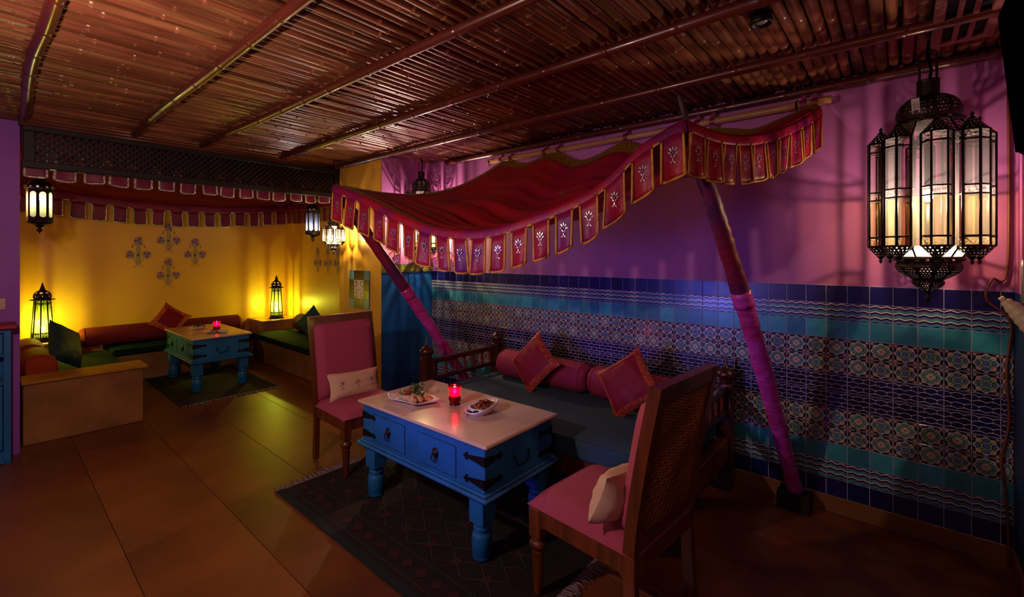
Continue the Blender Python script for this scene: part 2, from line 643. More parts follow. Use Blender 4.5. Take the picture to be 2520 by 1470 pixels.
def cane_mesh(seed):
    rr = random.Random(seed)
    b = MB()
    pts, rad = [], []
    y = 0.0
    nxt = rr.uniform(0.1, 0.4)
    base = rr.uniform(0.0225, 0.0265)
    while y < 6.6:
        x = 0.004 * math.sin(y * 1.7 + seed)
        z = 0.0035 * math.sin(y * 2.3 + seed * 2)
        pts.append((x, -y, z)); rad.append(base)
        yn = min(nxt, 6.6)
        if yn >= 6.6:
            break
        x = 0.004 * math.sin(yn * 1.7 + seed)
        z = 0.0035 * math.sin(yn * 2.3 + seed * 2)
        pts += [(x, -yn + 0.008, z), (x, -yn, z), (x, -yn - 0.004, z)]
        rad += [base, base * 1.1, base * 0.93]
        y = yn + 0.012
        nxt = yn + rr.uniform(0.28, 0.48)
        base = min(0.0275, max(0.0215, base + rr.uniform(-0.001, 0.001)))
    pts.append((0, -6.6, 0)); rad.append(base)
    b.tube(pts, rad, 8)
    return b.mesh('cane', ['cane'])


canes = [cane_mesh(s) for s in range(9)]
x = -1.08
k = 0
while x < 4.33:
    o = link('bamboo_cane', canes[(k * 5 + k // 9) % 9], ce, (x, -0.004 + random.uniform(-0.02, 0), 2.527 + random.uniform(-0.005, 0.005)), (0, random.uniform(0, 6), R(random.uniform(-0.25, 0.25))))
    x += random.uniform(0.046, 0.054)
    k += 1

# flat cane edging along the top of the lattice screen
tr = struct(MB().box((-0.87, -1.86, 2.47), (0.02, 2.43, 0.08)).build('trim_1', 'ceiling_board'))
for i_ in range(3):
    MB().tube([(0, -3.07, 0), (0, -2.2, 0.002), (0, -1.4, -0.001), (0, -0.655, 0)], 0.013, 8).build('edge_cane', 'cane', tr, (-0.85, 0, 2.447 + 0.025 * i_))

# ------------------------------------------------------------------ bamboo rafters below the canes
def rafter(label, pts, rad, seed, sc=1.066):
    rr = random.Random(seed)
    P = [Vector((3.947, -3.222, 1.5)) + (Vector(p) - Vector((3.947, -3.222, 1.5))) * sc for p in pts]
    L = sum((P[i + 1] - P[i]).length for i in range(len(P) - 1))
    n = max(8, int(L / 0.06))
    out, rd = [], []
    nodes = []
    u = rr.uniform(0.1, 0.3)
    while u < L:
        nodes.append(u)
        u += rr.uniform(0.3, 0.42)
    ts = sorted(set([L * i / n for i in range(n + 1)] + [q + d for q in nodes for d in (-0.012, 0, 0.006, 0.014) if 0 < q + d < L]))
    cum = [0]
    for i in range(len(P) - 1):
        cum.append(cum[-1] + (P[i + 1] - P[i]).length)
    for t in ts:
        c = []
        for ax in range(3):
            c.append(lerp([(cum[i], P[i][ax]) for i in range(len(P))], t))
        c[1] += 0.004 * math.sin(t * 3 + seed)
        out.append(c)
        near = min([abs(t - q) for q in nodes] or [1])
        rd.append(rad * (1.10 if near < 0.001 else 0.97 if near < 0.007 else 1.0))
    b = MB().tube(out, rd, 12)
    return tag(b.build('bamboo_rafter', 'rafter'), label, 'bamboo pole', 'bamboo rafters under the cane ceiling')


rafter('bowed glossy bamboo rafter at the far left, ending above the purple wall', [(-0.52, -3.060, 2.425), (0.3, -3.073, 2.42), (0.95, -3.080, 2.412), (1.40, -3.070, 2.41), (2.4, -3.06, 2.42), (4.0, -3.08, 2.42)], 0.027, 1)
rafter('glossy bamboo rafter ending on the latticework, second counted from the purple wall', [(-0.51, -2.49, 2.42), (0.8, -2.50, 2.412), (2.35, -2.479, 2.415), (4.3, -2.47, 2.42)], 0.025, 2)
rafter('glossy bamboo rafter at the middle of the lattice screen', [(-0.51, -2.045, 2.42), (1.2, -2.0, 2.412), (2.95, -1.962, 2.415), (4.3, -1.93, 2.42)], 0.025, 3)
rafter('glossy bamboo rafter ending at the lattice next to the yellow pillar', [(-0.50, -1.401, 2.42), (1.6, -1.415, 2.412), (3.6, -1.399, 2.415), (4.3, -1.39, 2.42)], 0.026, 4)
rafter('glossy bamboo rafter resting against the top of the yellow pillar', [(-0.80, -0.715, 2.462), (0.5, -0.69, 2.468), (2.4, -0.655, 2.468), (4.28, -0.61, 2.47)], 0.025, 5, 1.0)
rafter('glossy bamboo rafter lying along the top of the pink wall', [(0.28, -0.035, 2.472), (2.0, -0.034, 2.470), (3.3, -0.036, 2.470), (4.32, -0.034, 2.474)], 0.027, 6, 1.0)

# ------------------------------------------------------------------ glazed wall tiles
TX, TZ = 0.1, 0.102
YF = -0.0112


def tile_base(m=0):
    return MB().rbox((0, -0.0066, 0), (0.0968, 0.0088, 0.0988), 0.0015, m)


def disc(b, c, r, m, lay, n=10, sx=1.0, rot=0.0, lobes=0, la=0.0):
    pts = []
    for i in range(n):
        a = 2 * PI * i / n
        rr = r * (1 + la * math.cos(lobes * a))
        px, pz = rr * math.cos(a), rr * sx * math.sin(a)
        pts.append((c[0] + px * math.cos(rot) - pz * math.sin(rot), YF - 0.00035 * lay, c[1] + px * math.sin(rot) + pz * math.cos(rot)))
    b.poly(pts, m)


def strip(b, pts, w, m, lay=1, axis='xz'):
    n = len(pts)
    for i in range(n - 1):
        (x0, z0), (x1, z1) = pts[i], pts[i + 1]
        y = YF - 0.00035 * lay
        b.poly([(x0, y, z0 - w / 2), (x1, y, z1 - w / 2), (x1, y, z1 + w / 2), (x0, y, z0 + w / 2)], m)


navy_tile = tile_base().mesh('navy_tile', ['tile_navy'])
teal_tile = tile_base().mesh('teal_tile', ['tile_teal'])

b = tile_base()
for rep in range(3):
    z0 = 0.0420 - rep * 0.0305
    for (dz, m, w) in ((-0.0152, 1, 0.0064), (-0.0226, 2, 0.0086), (0.0, 3, 0.0056)):
        pts = [(-0.0475 + i * 0.0950 / 4, z0 + dz + (-0.0042 if i % 2 == 0 else 0.0042)) for i in range(0, 5)]
        strip(b, pts, w, m)
zig_tile = b.mesh('zigzag_tile', ['tile_navy', 'glaze_grey', 'glaze_teal', 'glaze_cream'])


def flower_tile(v):
    b = tile_base()
    disc(b, (0, 0), 0.0435, 1, 1, 48, lobes=8, la=0.085)
    for q in range(8):
        aa = q * PI / 4 + PI / 8
        disc(b, (0.030 * math.cos(aa), 0.030 * math.sin(aa)), 0.0085, 4 if q % 2 else (2 if v == 0 else 3), 1.5, 8, 0.5, aa)
    for q in range(4):
        a = q * PI / 2
        cx, cz = 0.029 * math.cos(a), 0.029 * math.sin(a)
        disc(b, (cx, cz), 0.0105, 2 if v == 0 else 3, 2, 10)
        disc(b, (cx, cz), 0.0038, 5, 3, 7)
        for sg in (-1, 1):
            aa = a + sg * 0.36
            disc(b, (0.0235 * math.cos(aa), 0.0235 * math.sin(aa)), 0.0075, 4, 2, 7, 0.45, aa + sg * 0.7)
        a += PI / 4
        disc(b, (0.019 * math.cos(a), 0.019 * math.sin(a)), 0.009, 4, 3, 8, 0.5, a)
        disc(b, (0.031 * math.cos(a), 0.031 * math.sin(a)), 0.0062, 6 if v == 0 else 2, 3, 8, 0.6, a)
    disc(b, (0, 0), 0.0145, 2 if v == 0 else 1, 4, 24, lobes=8, la=0.22)
    disc(b, (0, 0), 0.0052, 5, 5, 8)
    for sx in (-1, 1):
        for sz in (-1, 1):
            disc(b, (sx * 0.0395, sz * 0.0405), 0.0062, 1, 1, 20, lobes=5, la=0.25)
            disc(b, (sx * 0.0395, sz * 0.0405), 0.002, 5, 2, 5)
            disc(b, (sx * 0.045, sz * 0.030), 0.0026, 6, 1, 6)
            disc(b, (sx * 0.030, sz * 0.0455), 0.0026, 6, 1, 6)
            disc(b, (sx * 0.0445, sz * 0.022), 0.0040, 4, 1, 6, 0.5, 0.8 * sx * sz)
            disc(b, (sx * 0.022, sz * 0.0450), 0.0040, 4, 1, 6, 0.5, 0.8 * sx * sz)
    return b.mesh('flower_tile', ['tile_ground', 'glaze_white', 'glaze_blue', 'glaze_teal', 'glaze_green', 'glaze_red', 'glaze_orange'])


flower_tiles = [flower_tile(0), flower_tile(1)]
b = tile_base()
for r_ in range(4):
    z0 = 0.0365 - r_ * 0.0245
    for half in (0, 1):
        x0 = -0.0475 + half * 0.0475
        pts = []
        for i in range(11):
            u = i / 10
            pts.append((x0 + 0.0475 * u, z0 + 0.008 * (abs(math.sin(PI * (u + (0.5 if r_ % 2 == 0 else 0.0)))) ** 0.7) - 0.004))
        for i in range(10):
            (xa, za), (xb, zb) = pts[i], pts[i + 1]
            d = Vector((xb - xa, zb - za)).normalized() * 0.0019
            y = YF - 0.00035
            b.poly([(xa + d.y, y, za - d.x), (xb + d.y, y, zb - d.x), (xb - d.y, y, zb + d.x), (xa - d.y, y, za + d.x)], 1)
        xm = x0 + (0.0 if r_ % 2 == 0 else 0.02375)
        if r_ % 2 == 0:
            xm = x0 + 0.02375
        disc(b, (xm, z0 + (-0.0035 if r_ % 2 == 0 else 0.0055)), 0.0042, 1, 2, 15, lobes=5, la=0.3)
meander_tile = b.mesh('meander_tile', ['glaze_meander', 'glaze_white'])

rows = ['navy', 'zig', 'teal', 'flower', 'flower', 'meander', 'meander', 'flower', 'flower', 'teal', 'zig', 'navy']
rt = random.Random(5)
half = {}
for ci in range(44):
    x0 = ci * TX
    for ri, kind in enumerate(rows):
        z = 1.3225 - (ri + 0.5) * TZ
        nm, me = {'navy': ('navy_tile', navy_tile), 'teal': ('teal_tile', teal_tile), 'zig': ('zigzag_tile', zig_tile),
                  'meander': ('meander_tile', meander_tile)}.get(kind, ('flower_tile', None))
        if me is None:
            me = flower_tiles[0 if rt.random() < 0.62 else 1]
        xc, sx = x0 + TX / 2, 1.0
        if ci == 43:
            xc, sx = x0 + 0.0215, 0.42
        o = link(nm, me, wb, (xc, rt.uniform(-0.0007, 0.0003), z), (R(rt.uniform(-0.12, 0.12)), R(rt.uniform(-0.1, 0.1)), R(rt.uniform(-0.25, 0.25))))
        o.scale = (sx, 1, 1)
        if kind == 'flower' and rt.random() < 0.5:
            o.rotation_euler[1] += PI

# ------------------------------------------------------------------ tile picture on the yellow pillar
tp = thing('tile_picture', 'tile panel on the yellow pillar with teal corners and a scroll pattern in the middle', 'tile panel', (-0.597, -0.652, 0.933))
mbk = MB().box((0.1965, -0.001, 0.2), (0.396, 0.004, 0.402))
mbk.build('backing', 'grout', tp)
cw = [0, 0.098, 0.196, 0.294, 0.392]
for i in range(4):
    for j in range(4):
        corner = i in (0, 3) and j in (0, 3)
        mid = i in (1, 2) and j in (1, 2)
        q = MB().rbox((0, -0.006, 0), (0.0965, 0.008, 0.098), 0.001)
        if mid:
            sx = -1 if i == 1 else 1
            sz = -1 if j == 1 else 1
            for (r0, cx, cz, m_) in ((0.034, 0.030, 0.020, 1), (0.028, -0.01, 0.03, 2), (0.017, 0.012, -0.03, 2), (0.015, 0.06, -0.02, 2)):
                pts = []
                for a in range(12):
                    an = 2 * PI * a / 12
                    pts.append((sx * (cx * 0.6 + r0 * 0.55 * math.cos(an)), -0.0104, sz * (cz * 0.8 + r0 * math.sin(an) * 0.8)))
                q.poly(pts, m_)
            pp = []
            for a in range(15):
                an = -0.6 + a * 0.42
                rr_ = 0.040 - a * 0.0018
                pp.append((sx * (0.012 + rr_ * math.cos(an)) * 0.9, sz * (0.006 + rr_ * math.sin(an)) * 0.95))
            for a in range(14):
                (xa, za), (xb, zb) = pp[a], pp[a + 1]
                d = Vector((xb - xa, zb - za)).normalized() * 0.0038
                q.poly([(xa + d.y, -0.0108, za - d.x), (xb + d.y, -0.0108, zb - d.x), (xb - d.y, -0.0108, zb + d.x), (xa - d.y, -0.0108, za + d.x)], 3)
            o = q.build('tile', ['glaze_white', 'glaze_cream', 'glaze_orange', 'tile_navy'], tp)
        else:
            o = q.build('tile', 'tile_teal' if corner else 'tile_black', tp)
        o.location = (cw[i] + 0.049, 0, 0.0 + j * 0.1 + 0.05)

# ------------------------------------------------------------------ painted flower motifs on the alcove walls
def motif_mesh():
    b = MB()
    lay = [0]

    def el(cx, cz, r, m, sx=0.5, rot=0.0, n=8):
        lay[0] += 1
        pts = []
        for i in range(n):
            a = 2 * PI * i / n
            px, pz = r * math.cos(a), r * sx * math.sin(a)
            pts.append((cx + px * math.cos(rot) - pz * math.sin(rot), -0.0015 - 0.00004 * lay[0], cz + px * math.sin(rot) + pz * math.cos(rot)))
        b.poly(pts, m)

    def flower(cx, cz, r, up):
        for k in range(6):
            a = up + (k - 2.5) * 1.0
            el(cx + r * 0.55 * math.cos(a), cz + r * 0.55 * math.sin(a), r * 0.55, 0 if k % 2 else 5, 0.36, a)
            el(cx + r * 0.40 * math.cos(a + 0.5), cz + r * 0.40 * math.sin(a + 0.5), r * 0.36, 0, 0.4, a + 0.5)
            if k < 5:
                el(cx + r * 0.85 * math.cos(a + 0.5), cz + r * 0.85 * math.sin(a + 0.5), r * 0.15, 2, 0.9, a)
        el(cx, cz, r * 0.24, 2, 1.0)

    for i in range(12):
        z = 0.02 + i * 0.024
        el(0.004 * math.sin(i), z, 0.014, 1, 0.35, PI / 2)
        for sg in (-1, 1):
            el(sg * 0.018, z + 0.010, 0.018 if i < 9 else 0.011, 1, 0.42, PI / 2 - sg * 0.75)
    for sg in (-1, 1):
        for i in range(7):
            u = i / 6
            el(sg * (0.02 + 0.085 * u), 0.03 + 0.11 * u + 0.02 * math.sin(u * 3), 0.014, 1, 0.4, PI / 2 - sg * (0.8 + 0.3 * u))
        el(sg * 0.07, 0.17, 0.020, 1, 0.6, PI / 2)
        flower(sg * 0.100, 0.150, 0.052, PI / 2 - sg * 0.55)
        for i in range(5):
            u = i / 4
            el(sg * (0.012 + 0.055 * u), 0.255 + 0.03 * math.sin(u * 2.2), 0.009, 3, 0.35, PI / 2 - sg * (0.6 + u))
        el(sg * 0.07, 0.255, 0.014, 3, 0.6, PI / 2)
        el(sg * 0.072, 0.242, 0.010, 2, 0.7, PI / 2)
        el(sg * 0.045, 0.0, 0.012, 2, 0.5)
    flower(0, 0.322, 0.054, PI / 2)
    el(-0.006, 0.145, 0.013, 4, 1.0)
    return b.mesh('flower_motif', ['motif_lilac', 'motif_grey', 'motif_red', 'motif_green', 'ink', 'motif_indigo'])


mm = motif_mesh()
for (y, z) in ((-1.601, 1.535), (-1.925, 1.342), (-1.295, 1.342), (-1.605, 1.06)):
    link('flower_motif', mm, wa, (-3.65, y, z), (0, 0, PI / 2)).scale = (0.86, 1, 1.04)
for xx in (-2.50, -2.20, -1.92):
    link('flower_motif', mm, war, (xx, -0.08, 1.23), (0, 0, 0)).scale = (0.74, 1, 1.0)

b = MB()
for k in range(10):
    a = 2 * PI * k / 10
    for (r0, r1, w) in ((0.012, 0.030, 0.005), (0.036, 0.048, 0.006)):
        d, n_ = Vector((math.cos(a), math.sin(a) * 1.7)), Vector((-math.sin(a), math.cos(a)))
        p, q = d * r0, d * r1
        c_ = (p + q) / 2
        b.poly([(p.x, -0.0015, p.y), (c_.x + n_.x * w, -0.0015, c_.y + n_.y * w), (q.x, -0.0015, q.y), (c_.x - n_.x * w, -0.0015, c_.y - n_.y * w)])
b.build('painted_medallion', 'motif_grey', pil, (-0.148, -0.652, 2.335))
# ------------------------------------------------------------------ built-in benches of the alcove
def slab_bench(name, label, boxes, mats):
    t = thing(name, label, 'bench', (0, 0, 0))
    for (nm, c, d, m, r) in boxes:
        MB().rbox((0, 0, 0), d, r).build(nm, m, t, c)
    return t


slab_bench('masonry_bench', 'ochre masonry bench on the left of the alcove with a broad end wall', [
    ('base', (-2.46, -2.67, 0.155), (2.34, 0.735, 0.31), 'ochre_stone', 0.006),
    ('end_wall', (-1.375, -2.67, 0.24), (0.25, 0.74, 0.48), 'ochre_stone', 0.006),
    ('ledge', (-1.375, -2.66, 0.493), (0.30, 0.78, 0.026), 'yellow_stone', 0.006)], None)
slab_bench('masonry_bench', 'ochre masonry bench along the back wall behind the far blue table', [
    ('base', (-3.32, -1.52, 0.155), (0.66, 1.52, 0.31), 'ochre_stone', 0.006)], None)
slab_bench('masonry_bench', 'ochre masonry bench along the right wall of the alcove, behind the wooden chair', [
    ('base', (-2.24, -0.41, 0.155), (2.80, 0.62, 0.31), 'ochre_stone', 0.006)], None)
slab_bench('corner_box', 'stone corner box of the alcove behind the teal cushion, carrying a green lantern', [
    ('base', (-3.375, -2.82, 0.41), (0.53, 0.54, 0.20), 'ochre_stone', 0.005),
    ('top_slab', (-3.375, -2.82, 0.52), (0.56, 0.57, 0.022), 'yellow_stone', 0.005)], None)
slab_bench('corner_box', 'stone corner box of the alcove between the back and right benches, carrying a green lantern', [
    ('base', (-3.37, -0.35, 0.41), (0.54, 0.50, 0.20), 'ochre_stone', 0.005),
    ('top_slab', (-3.37, -0.35, 0.52), (0.57, 0.53, 0.022), 'yellow_stone', 0.005)], None)
for o in [q for q in COL.objects if q.name.startswith('corner_box')]:
    o['category'] = 'pedestal'


def mattress(label, c, d, m, cat='mattress', name='seat_mattress'):
    b = MB()
    nx, ny = 12, 8

    def top(u, v):
        x, y = (u - 0.5) * d[0], (v - 0.5) * d[1]
        e = min(u, 1 - u, v, 1 - v)
        return (x, y, d[2] / 2 - 0.012 * math.exp(-e * 30) + 0.003 * math.sin(u * 9 + v * 5))
    b.sheet(top, 24, 16)
    b.rbox((0, 0, -0.006), (d[0], d[1], d[2] - 0.014), 0.02)
    return tag(b.build(name, m, None, c), label, cat)


mattress('dark green mattress on the left bench behind the end wall', (-2.30, -2.68, 0.355), (1.58, 0.74, 0.09), 'green_fabric')
mattress('dark green mattress on the back bench under the long red bolster', (-3.30, -1.52, 0.355), (0.67, 1.52, 0.09), 'green_fabric')
mattress('dark green mattress on the right bench beneath the teal cushion', (-1.955, -0.43, 0.355), (2.2, 0.66, 0.09), 'green_fabric')


def bolster(label, c, L, r, axis, m, group=None):
    b = MB()
    prof = [(0.002, -L / 2 - 0.004), (r * 0.25, -L / 2 - 0.002), (r * 0.62, -L / 2 - 0.004), (r * 0.84, -L / 2 + 0.014), (r * 0.965, -L / 2 + 0.045)]
    for i in range(13):
        u = -1 + i / 6
        prof.append((r * (1.01 - 0.012 * u * u + 0.006 * math.sin(i * 2.1)), u * (L / 2 - 0.065)))
    prof += [(q[0], -q[1]) for q in prof[4::-1]]
    b.lathe(prof, 24)
    rot = {'x': (0, PI / 2, 0), 'y': (PI / 2, 0, 0)}[axis]
    o = b.build('bolster', m, None, c, rot)
    # piping seams and gathered button
    for s_ in (-1, 1):
        sm = MB()
        pts = [(r * 0.97 * math.cos(2 * PI * i / 24), r * 0.97 * math.sin(2 * PI * i / 24), s_ * (L / 2 - 0.045)) for i in range(25)]
        sm.tube(pts, 0.004, 5, 0, False)
        sm.build('piping', m, o)
        MB().lathe([(0.0001, s_ * (L / 2 + 0.004)), (0.014, s_ * (L / 2 + 0.002)), (0.018, s_ * (L / 2 - 0.004))], 10).build('button', m, o)
    return tag(o, label, 'bolster', group)


bolster('long dark red bolster lying on the back bench of the alcove', (-3.40, -1.66, 0.515), 1.72, 0.115, 'y', 'bolster_maroon')
bolster('rust coloured bolster at the left bench, nearest the end wall, its round end showing', (-1.92, -2.93, 0.52), 0.62, 0.12, 'x', 'bolster_rust')
bolster('rust coloured bolster at the left bench, farther in behind the first', (-2.58, -2.955, 0.525), 0.62, 0.12, 'x', 'bolster_rust')
bolster('dark red bolster on the right bench half hidden by the teal cushion', (-2.10, -0.235, 0.52), 1.3, 0.12, 'x', 'bolster_maroon')


def pillow_mesh(w, h, t, border=0.0, mats=('linen',), pinch=0.10, puff=2.6, name='cushion'):
    """square or oblong cushion in the xz plane, thickness along y; returns (body mesh, border mesh or None)"""
    def prof(u, v):
        a = max(0.0, 1 - abs(u) ** puff) * max(0.0, 1 - abs(v) ** puff)
        return a ** 0.55

    def pt(u, v, s):
        k = 1 - pinch * (1 - abs(v) ** 2) * abs(u) ** 2
        q = 1 - pinch * (1 - abs(u) ** 2) * abs(v) ** 2
        wr = 0.02 * t * (math.sin(u * 11 + v * 7) + math.sin(v * 13 - u * 5))
        return (u * w / 2 * k, s * (t / 2 * prof(u, v) + wr * prof(u, v)), v * h / 2 * q)
    n = 16
    body, brd = MB(), MB()
    for s_ in (-1, 1):
        vs, fi, fo = [], [], []
        for j in range(n + 1):
            for i in range(n + 1):
                vs.append(pt(-1 + 2 * i / n, -1 + 2 * j / n, s_))
        for j in range(n):
            for i in range(n):
                a = j * (n + 1) + i
                f = (a, a + 1, a + n + 2, a + n + 1) if s_ < 0 else (a, a + n + 1, a + n + 2, a + 1)
                e = max(abs(-1 + (2 * i + 1) / n), abs(-1 + (2 * j + 1) / n))
                (fo if border and e > 1 - border else fi).append(f)
        body.add(vs, fi, 0, True)
        if fo:
            vs2 = [(p[0] * 1.004, p[1] * 1.03 + s_ * 0.0012, p[2] * 1.004) for p in vs]
            brd.add(vs2, fo, 0, True)
    return body, (brd if border else None)


def cushion(label, loc, rot, w, h, t, m, mb=None, border=0.0, name='cushion', extra=None):
    """rot: (tilt back, spin in own plane, heading)"""
    body, brd = pillow_mesh(w, h, t, border)
    Mx = Matrix.Translation(loc) @ Matrix.Rotation(rot[2], 4, 'Z') @ Matrix.Rotation(rot[0], 4, 'X') @ Matrix.Rotation(rot[1], 4, 'Y')
    o = body.build(name, m)
    o.matrix_world = Mx
    if brd:
        brd.build('border', mb, o)
    if extra:
        extra(o)
    return tag(o, label, 'cushion')


cushion('dark red diamond cushion with a brocade border leaning on the long bolster', (-3.20, -1.68, 0.66), (R(-20), R(38), R(90)), 0.34, 0.34, 0.12, 'cushion_silk', 'cushion_brocade', 0.34)
cushion('dark teal cushion standing on the left bench against the rust bolsters', (-2.02, -2.74, 0.65), (R(-18), R(30), R(150)), 0.40, 0.40, 0.13, 'teal_fabric')
cushion('dark teal cushion tipped against the red bolster on the right bench', (-1.98, -0.42, 0.60), (R(-15), R(45), R(35)), 0.34, 0.34, 0.12, 'teal_fabric')


# ------------------------------------------------------------------ blue coffee tables
def leg_mesh():
    b = MB()
    b.rbox((0, 0, 0.245), (0.095, 0.095, 0.13), 0.004)
    b.lathe([(0.03, 0.185), (0.045, 0.178), (0.036, 0.170), (0.043, 0.160), (0.046, 0.150), (0.036, 0.140), (0.047, 0.128), (0.051, 0.11), (0.050, 0.03),
             (0.046, 0.024), (0.049, 0.016), (0.045, 0.0), (0.001, 0.0)], 18)
    return b.mesh('leg', ['table_blue'])


LEG = leg_mesh()


def strap_mesh(L):
    """forged hinge strap lying in the xz plane, root at x=0, pointing to +x, face towards -y"""
    b = MB()
    out = [(0, 0.024), (0.35 * L, 0.016), (0.75 * L, 0.008), (0.80 * L, 0.007), (0.80 * L, 0.018), (0.86 * L, 0.019), (0.90 * L, 0.010), (L, 0.0)]
    pts = out + [(x_, -z_) for x_, z_ in out[::-1][1:]]
    for i in range(len(out) - 1):
        (x0, z0), (x1, z1) = out[i], out[i + 1]
        if x1 - x0 < 1e-6:
            continue
        b.add([(x0, 0, -z0), (x1, 0, -z1), (x1, 0, z1), (x0, 0, z0), (x0, -0.005, -z0), (x1, -0.005, -z1), (x1, -0.005, z1), (x0, -0.005, z0)],
              [(4, 5, 6, 7), (0, 4, 7, 3), (1, 2, 6, 5), (0, 1, 5, 4), (3, 7, 6, 2)])
    b.ball((0.45 * L, -0.005, 0), 0.004, 6, 4)
    return b.mesh('hinge_strap', ['iron'])


STRAP_A, STRAP_B = strap_mesh(0.145), strap_mesh(0.125)


def blue_table(label, loc, rz):
    t = thing('coffee_table', label, 'table', loc, rz, 'blue chest tables')
    LX, LY = 1.10, 0.60
    MB().rbox((0, 0, 0.580), (LX, LY, 0.020), 0.007).build('marble_top', 'marble', t)
    bx, by = LX - 0.06, LY - 0.05
    bd = MB().rbox((0, 0, 0.453), (bx, by, 0.234), 0.003)
    bd.build('body', 'table_blue', t)
    md = MB().rbox((0, 0, 0.326), (bx + 0.07, by + 0.06, 0.022), 0.008).rbox((0, 0, 0.342), (bx + 0.035, by + 0.03, 0.014), 0.006)
    md.build('base_moulding', 'table_blue', t)
    for sx in (-1, 1):
        for sy in (-1, 1):
            link('leg', LEG, t, (sx * 0.455, sy * 0.225, 0.0))
    for x0 in (-0.252, 0.167):
        d = MB()
        d.rbox((0, 0, 0), (0.302, 0.006, 0.155), 0.002)
        dr = d.build('drawer', 'table_blue', t, (x0, -by / 2 - 0.0015, 0.445))
        gap = MB()
        for (cx, cz, w, h) in ((0, 0.080, 0.311, 0.004), (0, -0.080, 0.311, 0.004), (-0.1535, 0, 0.004, 0.16), (0.1535, 0, 0.004, 0.16)):
            gap.box((cx, 0.0012, cz), (w, 0.002, h))
        gap.build('drawer_gap', 'gap_shade', dr)  # dark strips stand in for the shade in the gaps around the drawer
        pl = MB()
        pl.lathe([(0.0001, 0.014), (0.010, 0.012), (0.014, 0.006), (0.021, 0.003), (0.023, 0.0)], 14, T=TM((0, -0.003, 0.006), rx=PI / 2))
        for i in range(12):
            a = 2 * PI * i / 12
            pl.ball((0.022 * math.cos(a), -0.005, 0.006 + 0.026 * math.sin(a)), 0.004, 6, 4)
        pl.tube([(0.018 * math.sin(a * PI / 8), -0.014 - 0.004 * abs(math.sin(a * PI / 16)), -0.012 - 0.020 * math.cos(a * PI / 8) - 0.004) for a in range(17)], 0.0028, 6, 0, False)
        pl.build('ring_pull', 'brass_dark', dr)
    # forged corner straps wrap the four corners, two on each
    for sy in (-1, 1):
        for sx in (-1, 1):
            for z in (0.502, 0.392):
                T1 = link('hinge_strap', STRAP_A, t, (sx * bx / 2, sy * (by / 2 + 0.0005), z), (0, 0, 0))
                if sx > 0:
                    T1.scale = (-1, 1, 1)
                if sy > 0:
                    T1.rotation_euler = (0, 0, PI)
                    T1.scale = (1 if sx > 0 else -1, 1, 1)
                T2 = link('hinge_strap', STRAP_B, t, (sx * (bx / 2 + 0.0005), sy * by / 2, z), (0, 0, PI / 2 if sx > 0 else -PI / 2))
                T2.scale = (-sy * sx, 1, 1)
    for sx in (-1, 1):
        hb = MB()
        pts = [(0, -0.062, 0.012), (0.012, -0.055, 0.010), (0.014, -0.048, -0.02), (0.014, -0.036, -0.032), (0.014, 0, -0.034), (0.014, 0.036, -0.032), (0.014, 0.048, -0.02), (0.012, 0.055, 0.010), (0, 0.062, 0.012)]
        hb.tube(pts, 0.0045, 7)
        for s_ in (-1, 1):
            hb.ball((0.004, s_ * 0.058, 0.012), (0.006, 0.010, 0.010), 8, 5)
        hb.build('bail_handle', 'iron', t, (sx * bx / 2, 0, 0.44), (0, 0, 0 if sx > 0 else PI))
    return t


blue_table('blue coffee table with a marble top on the near rug, between the two chairs', (1.912, -1.405, 0.007), R(0.9))
blue_table('blue coffee table with a marble top inside the yellow alcove', (-2.34, -1.505, 0.007), R(0.5))


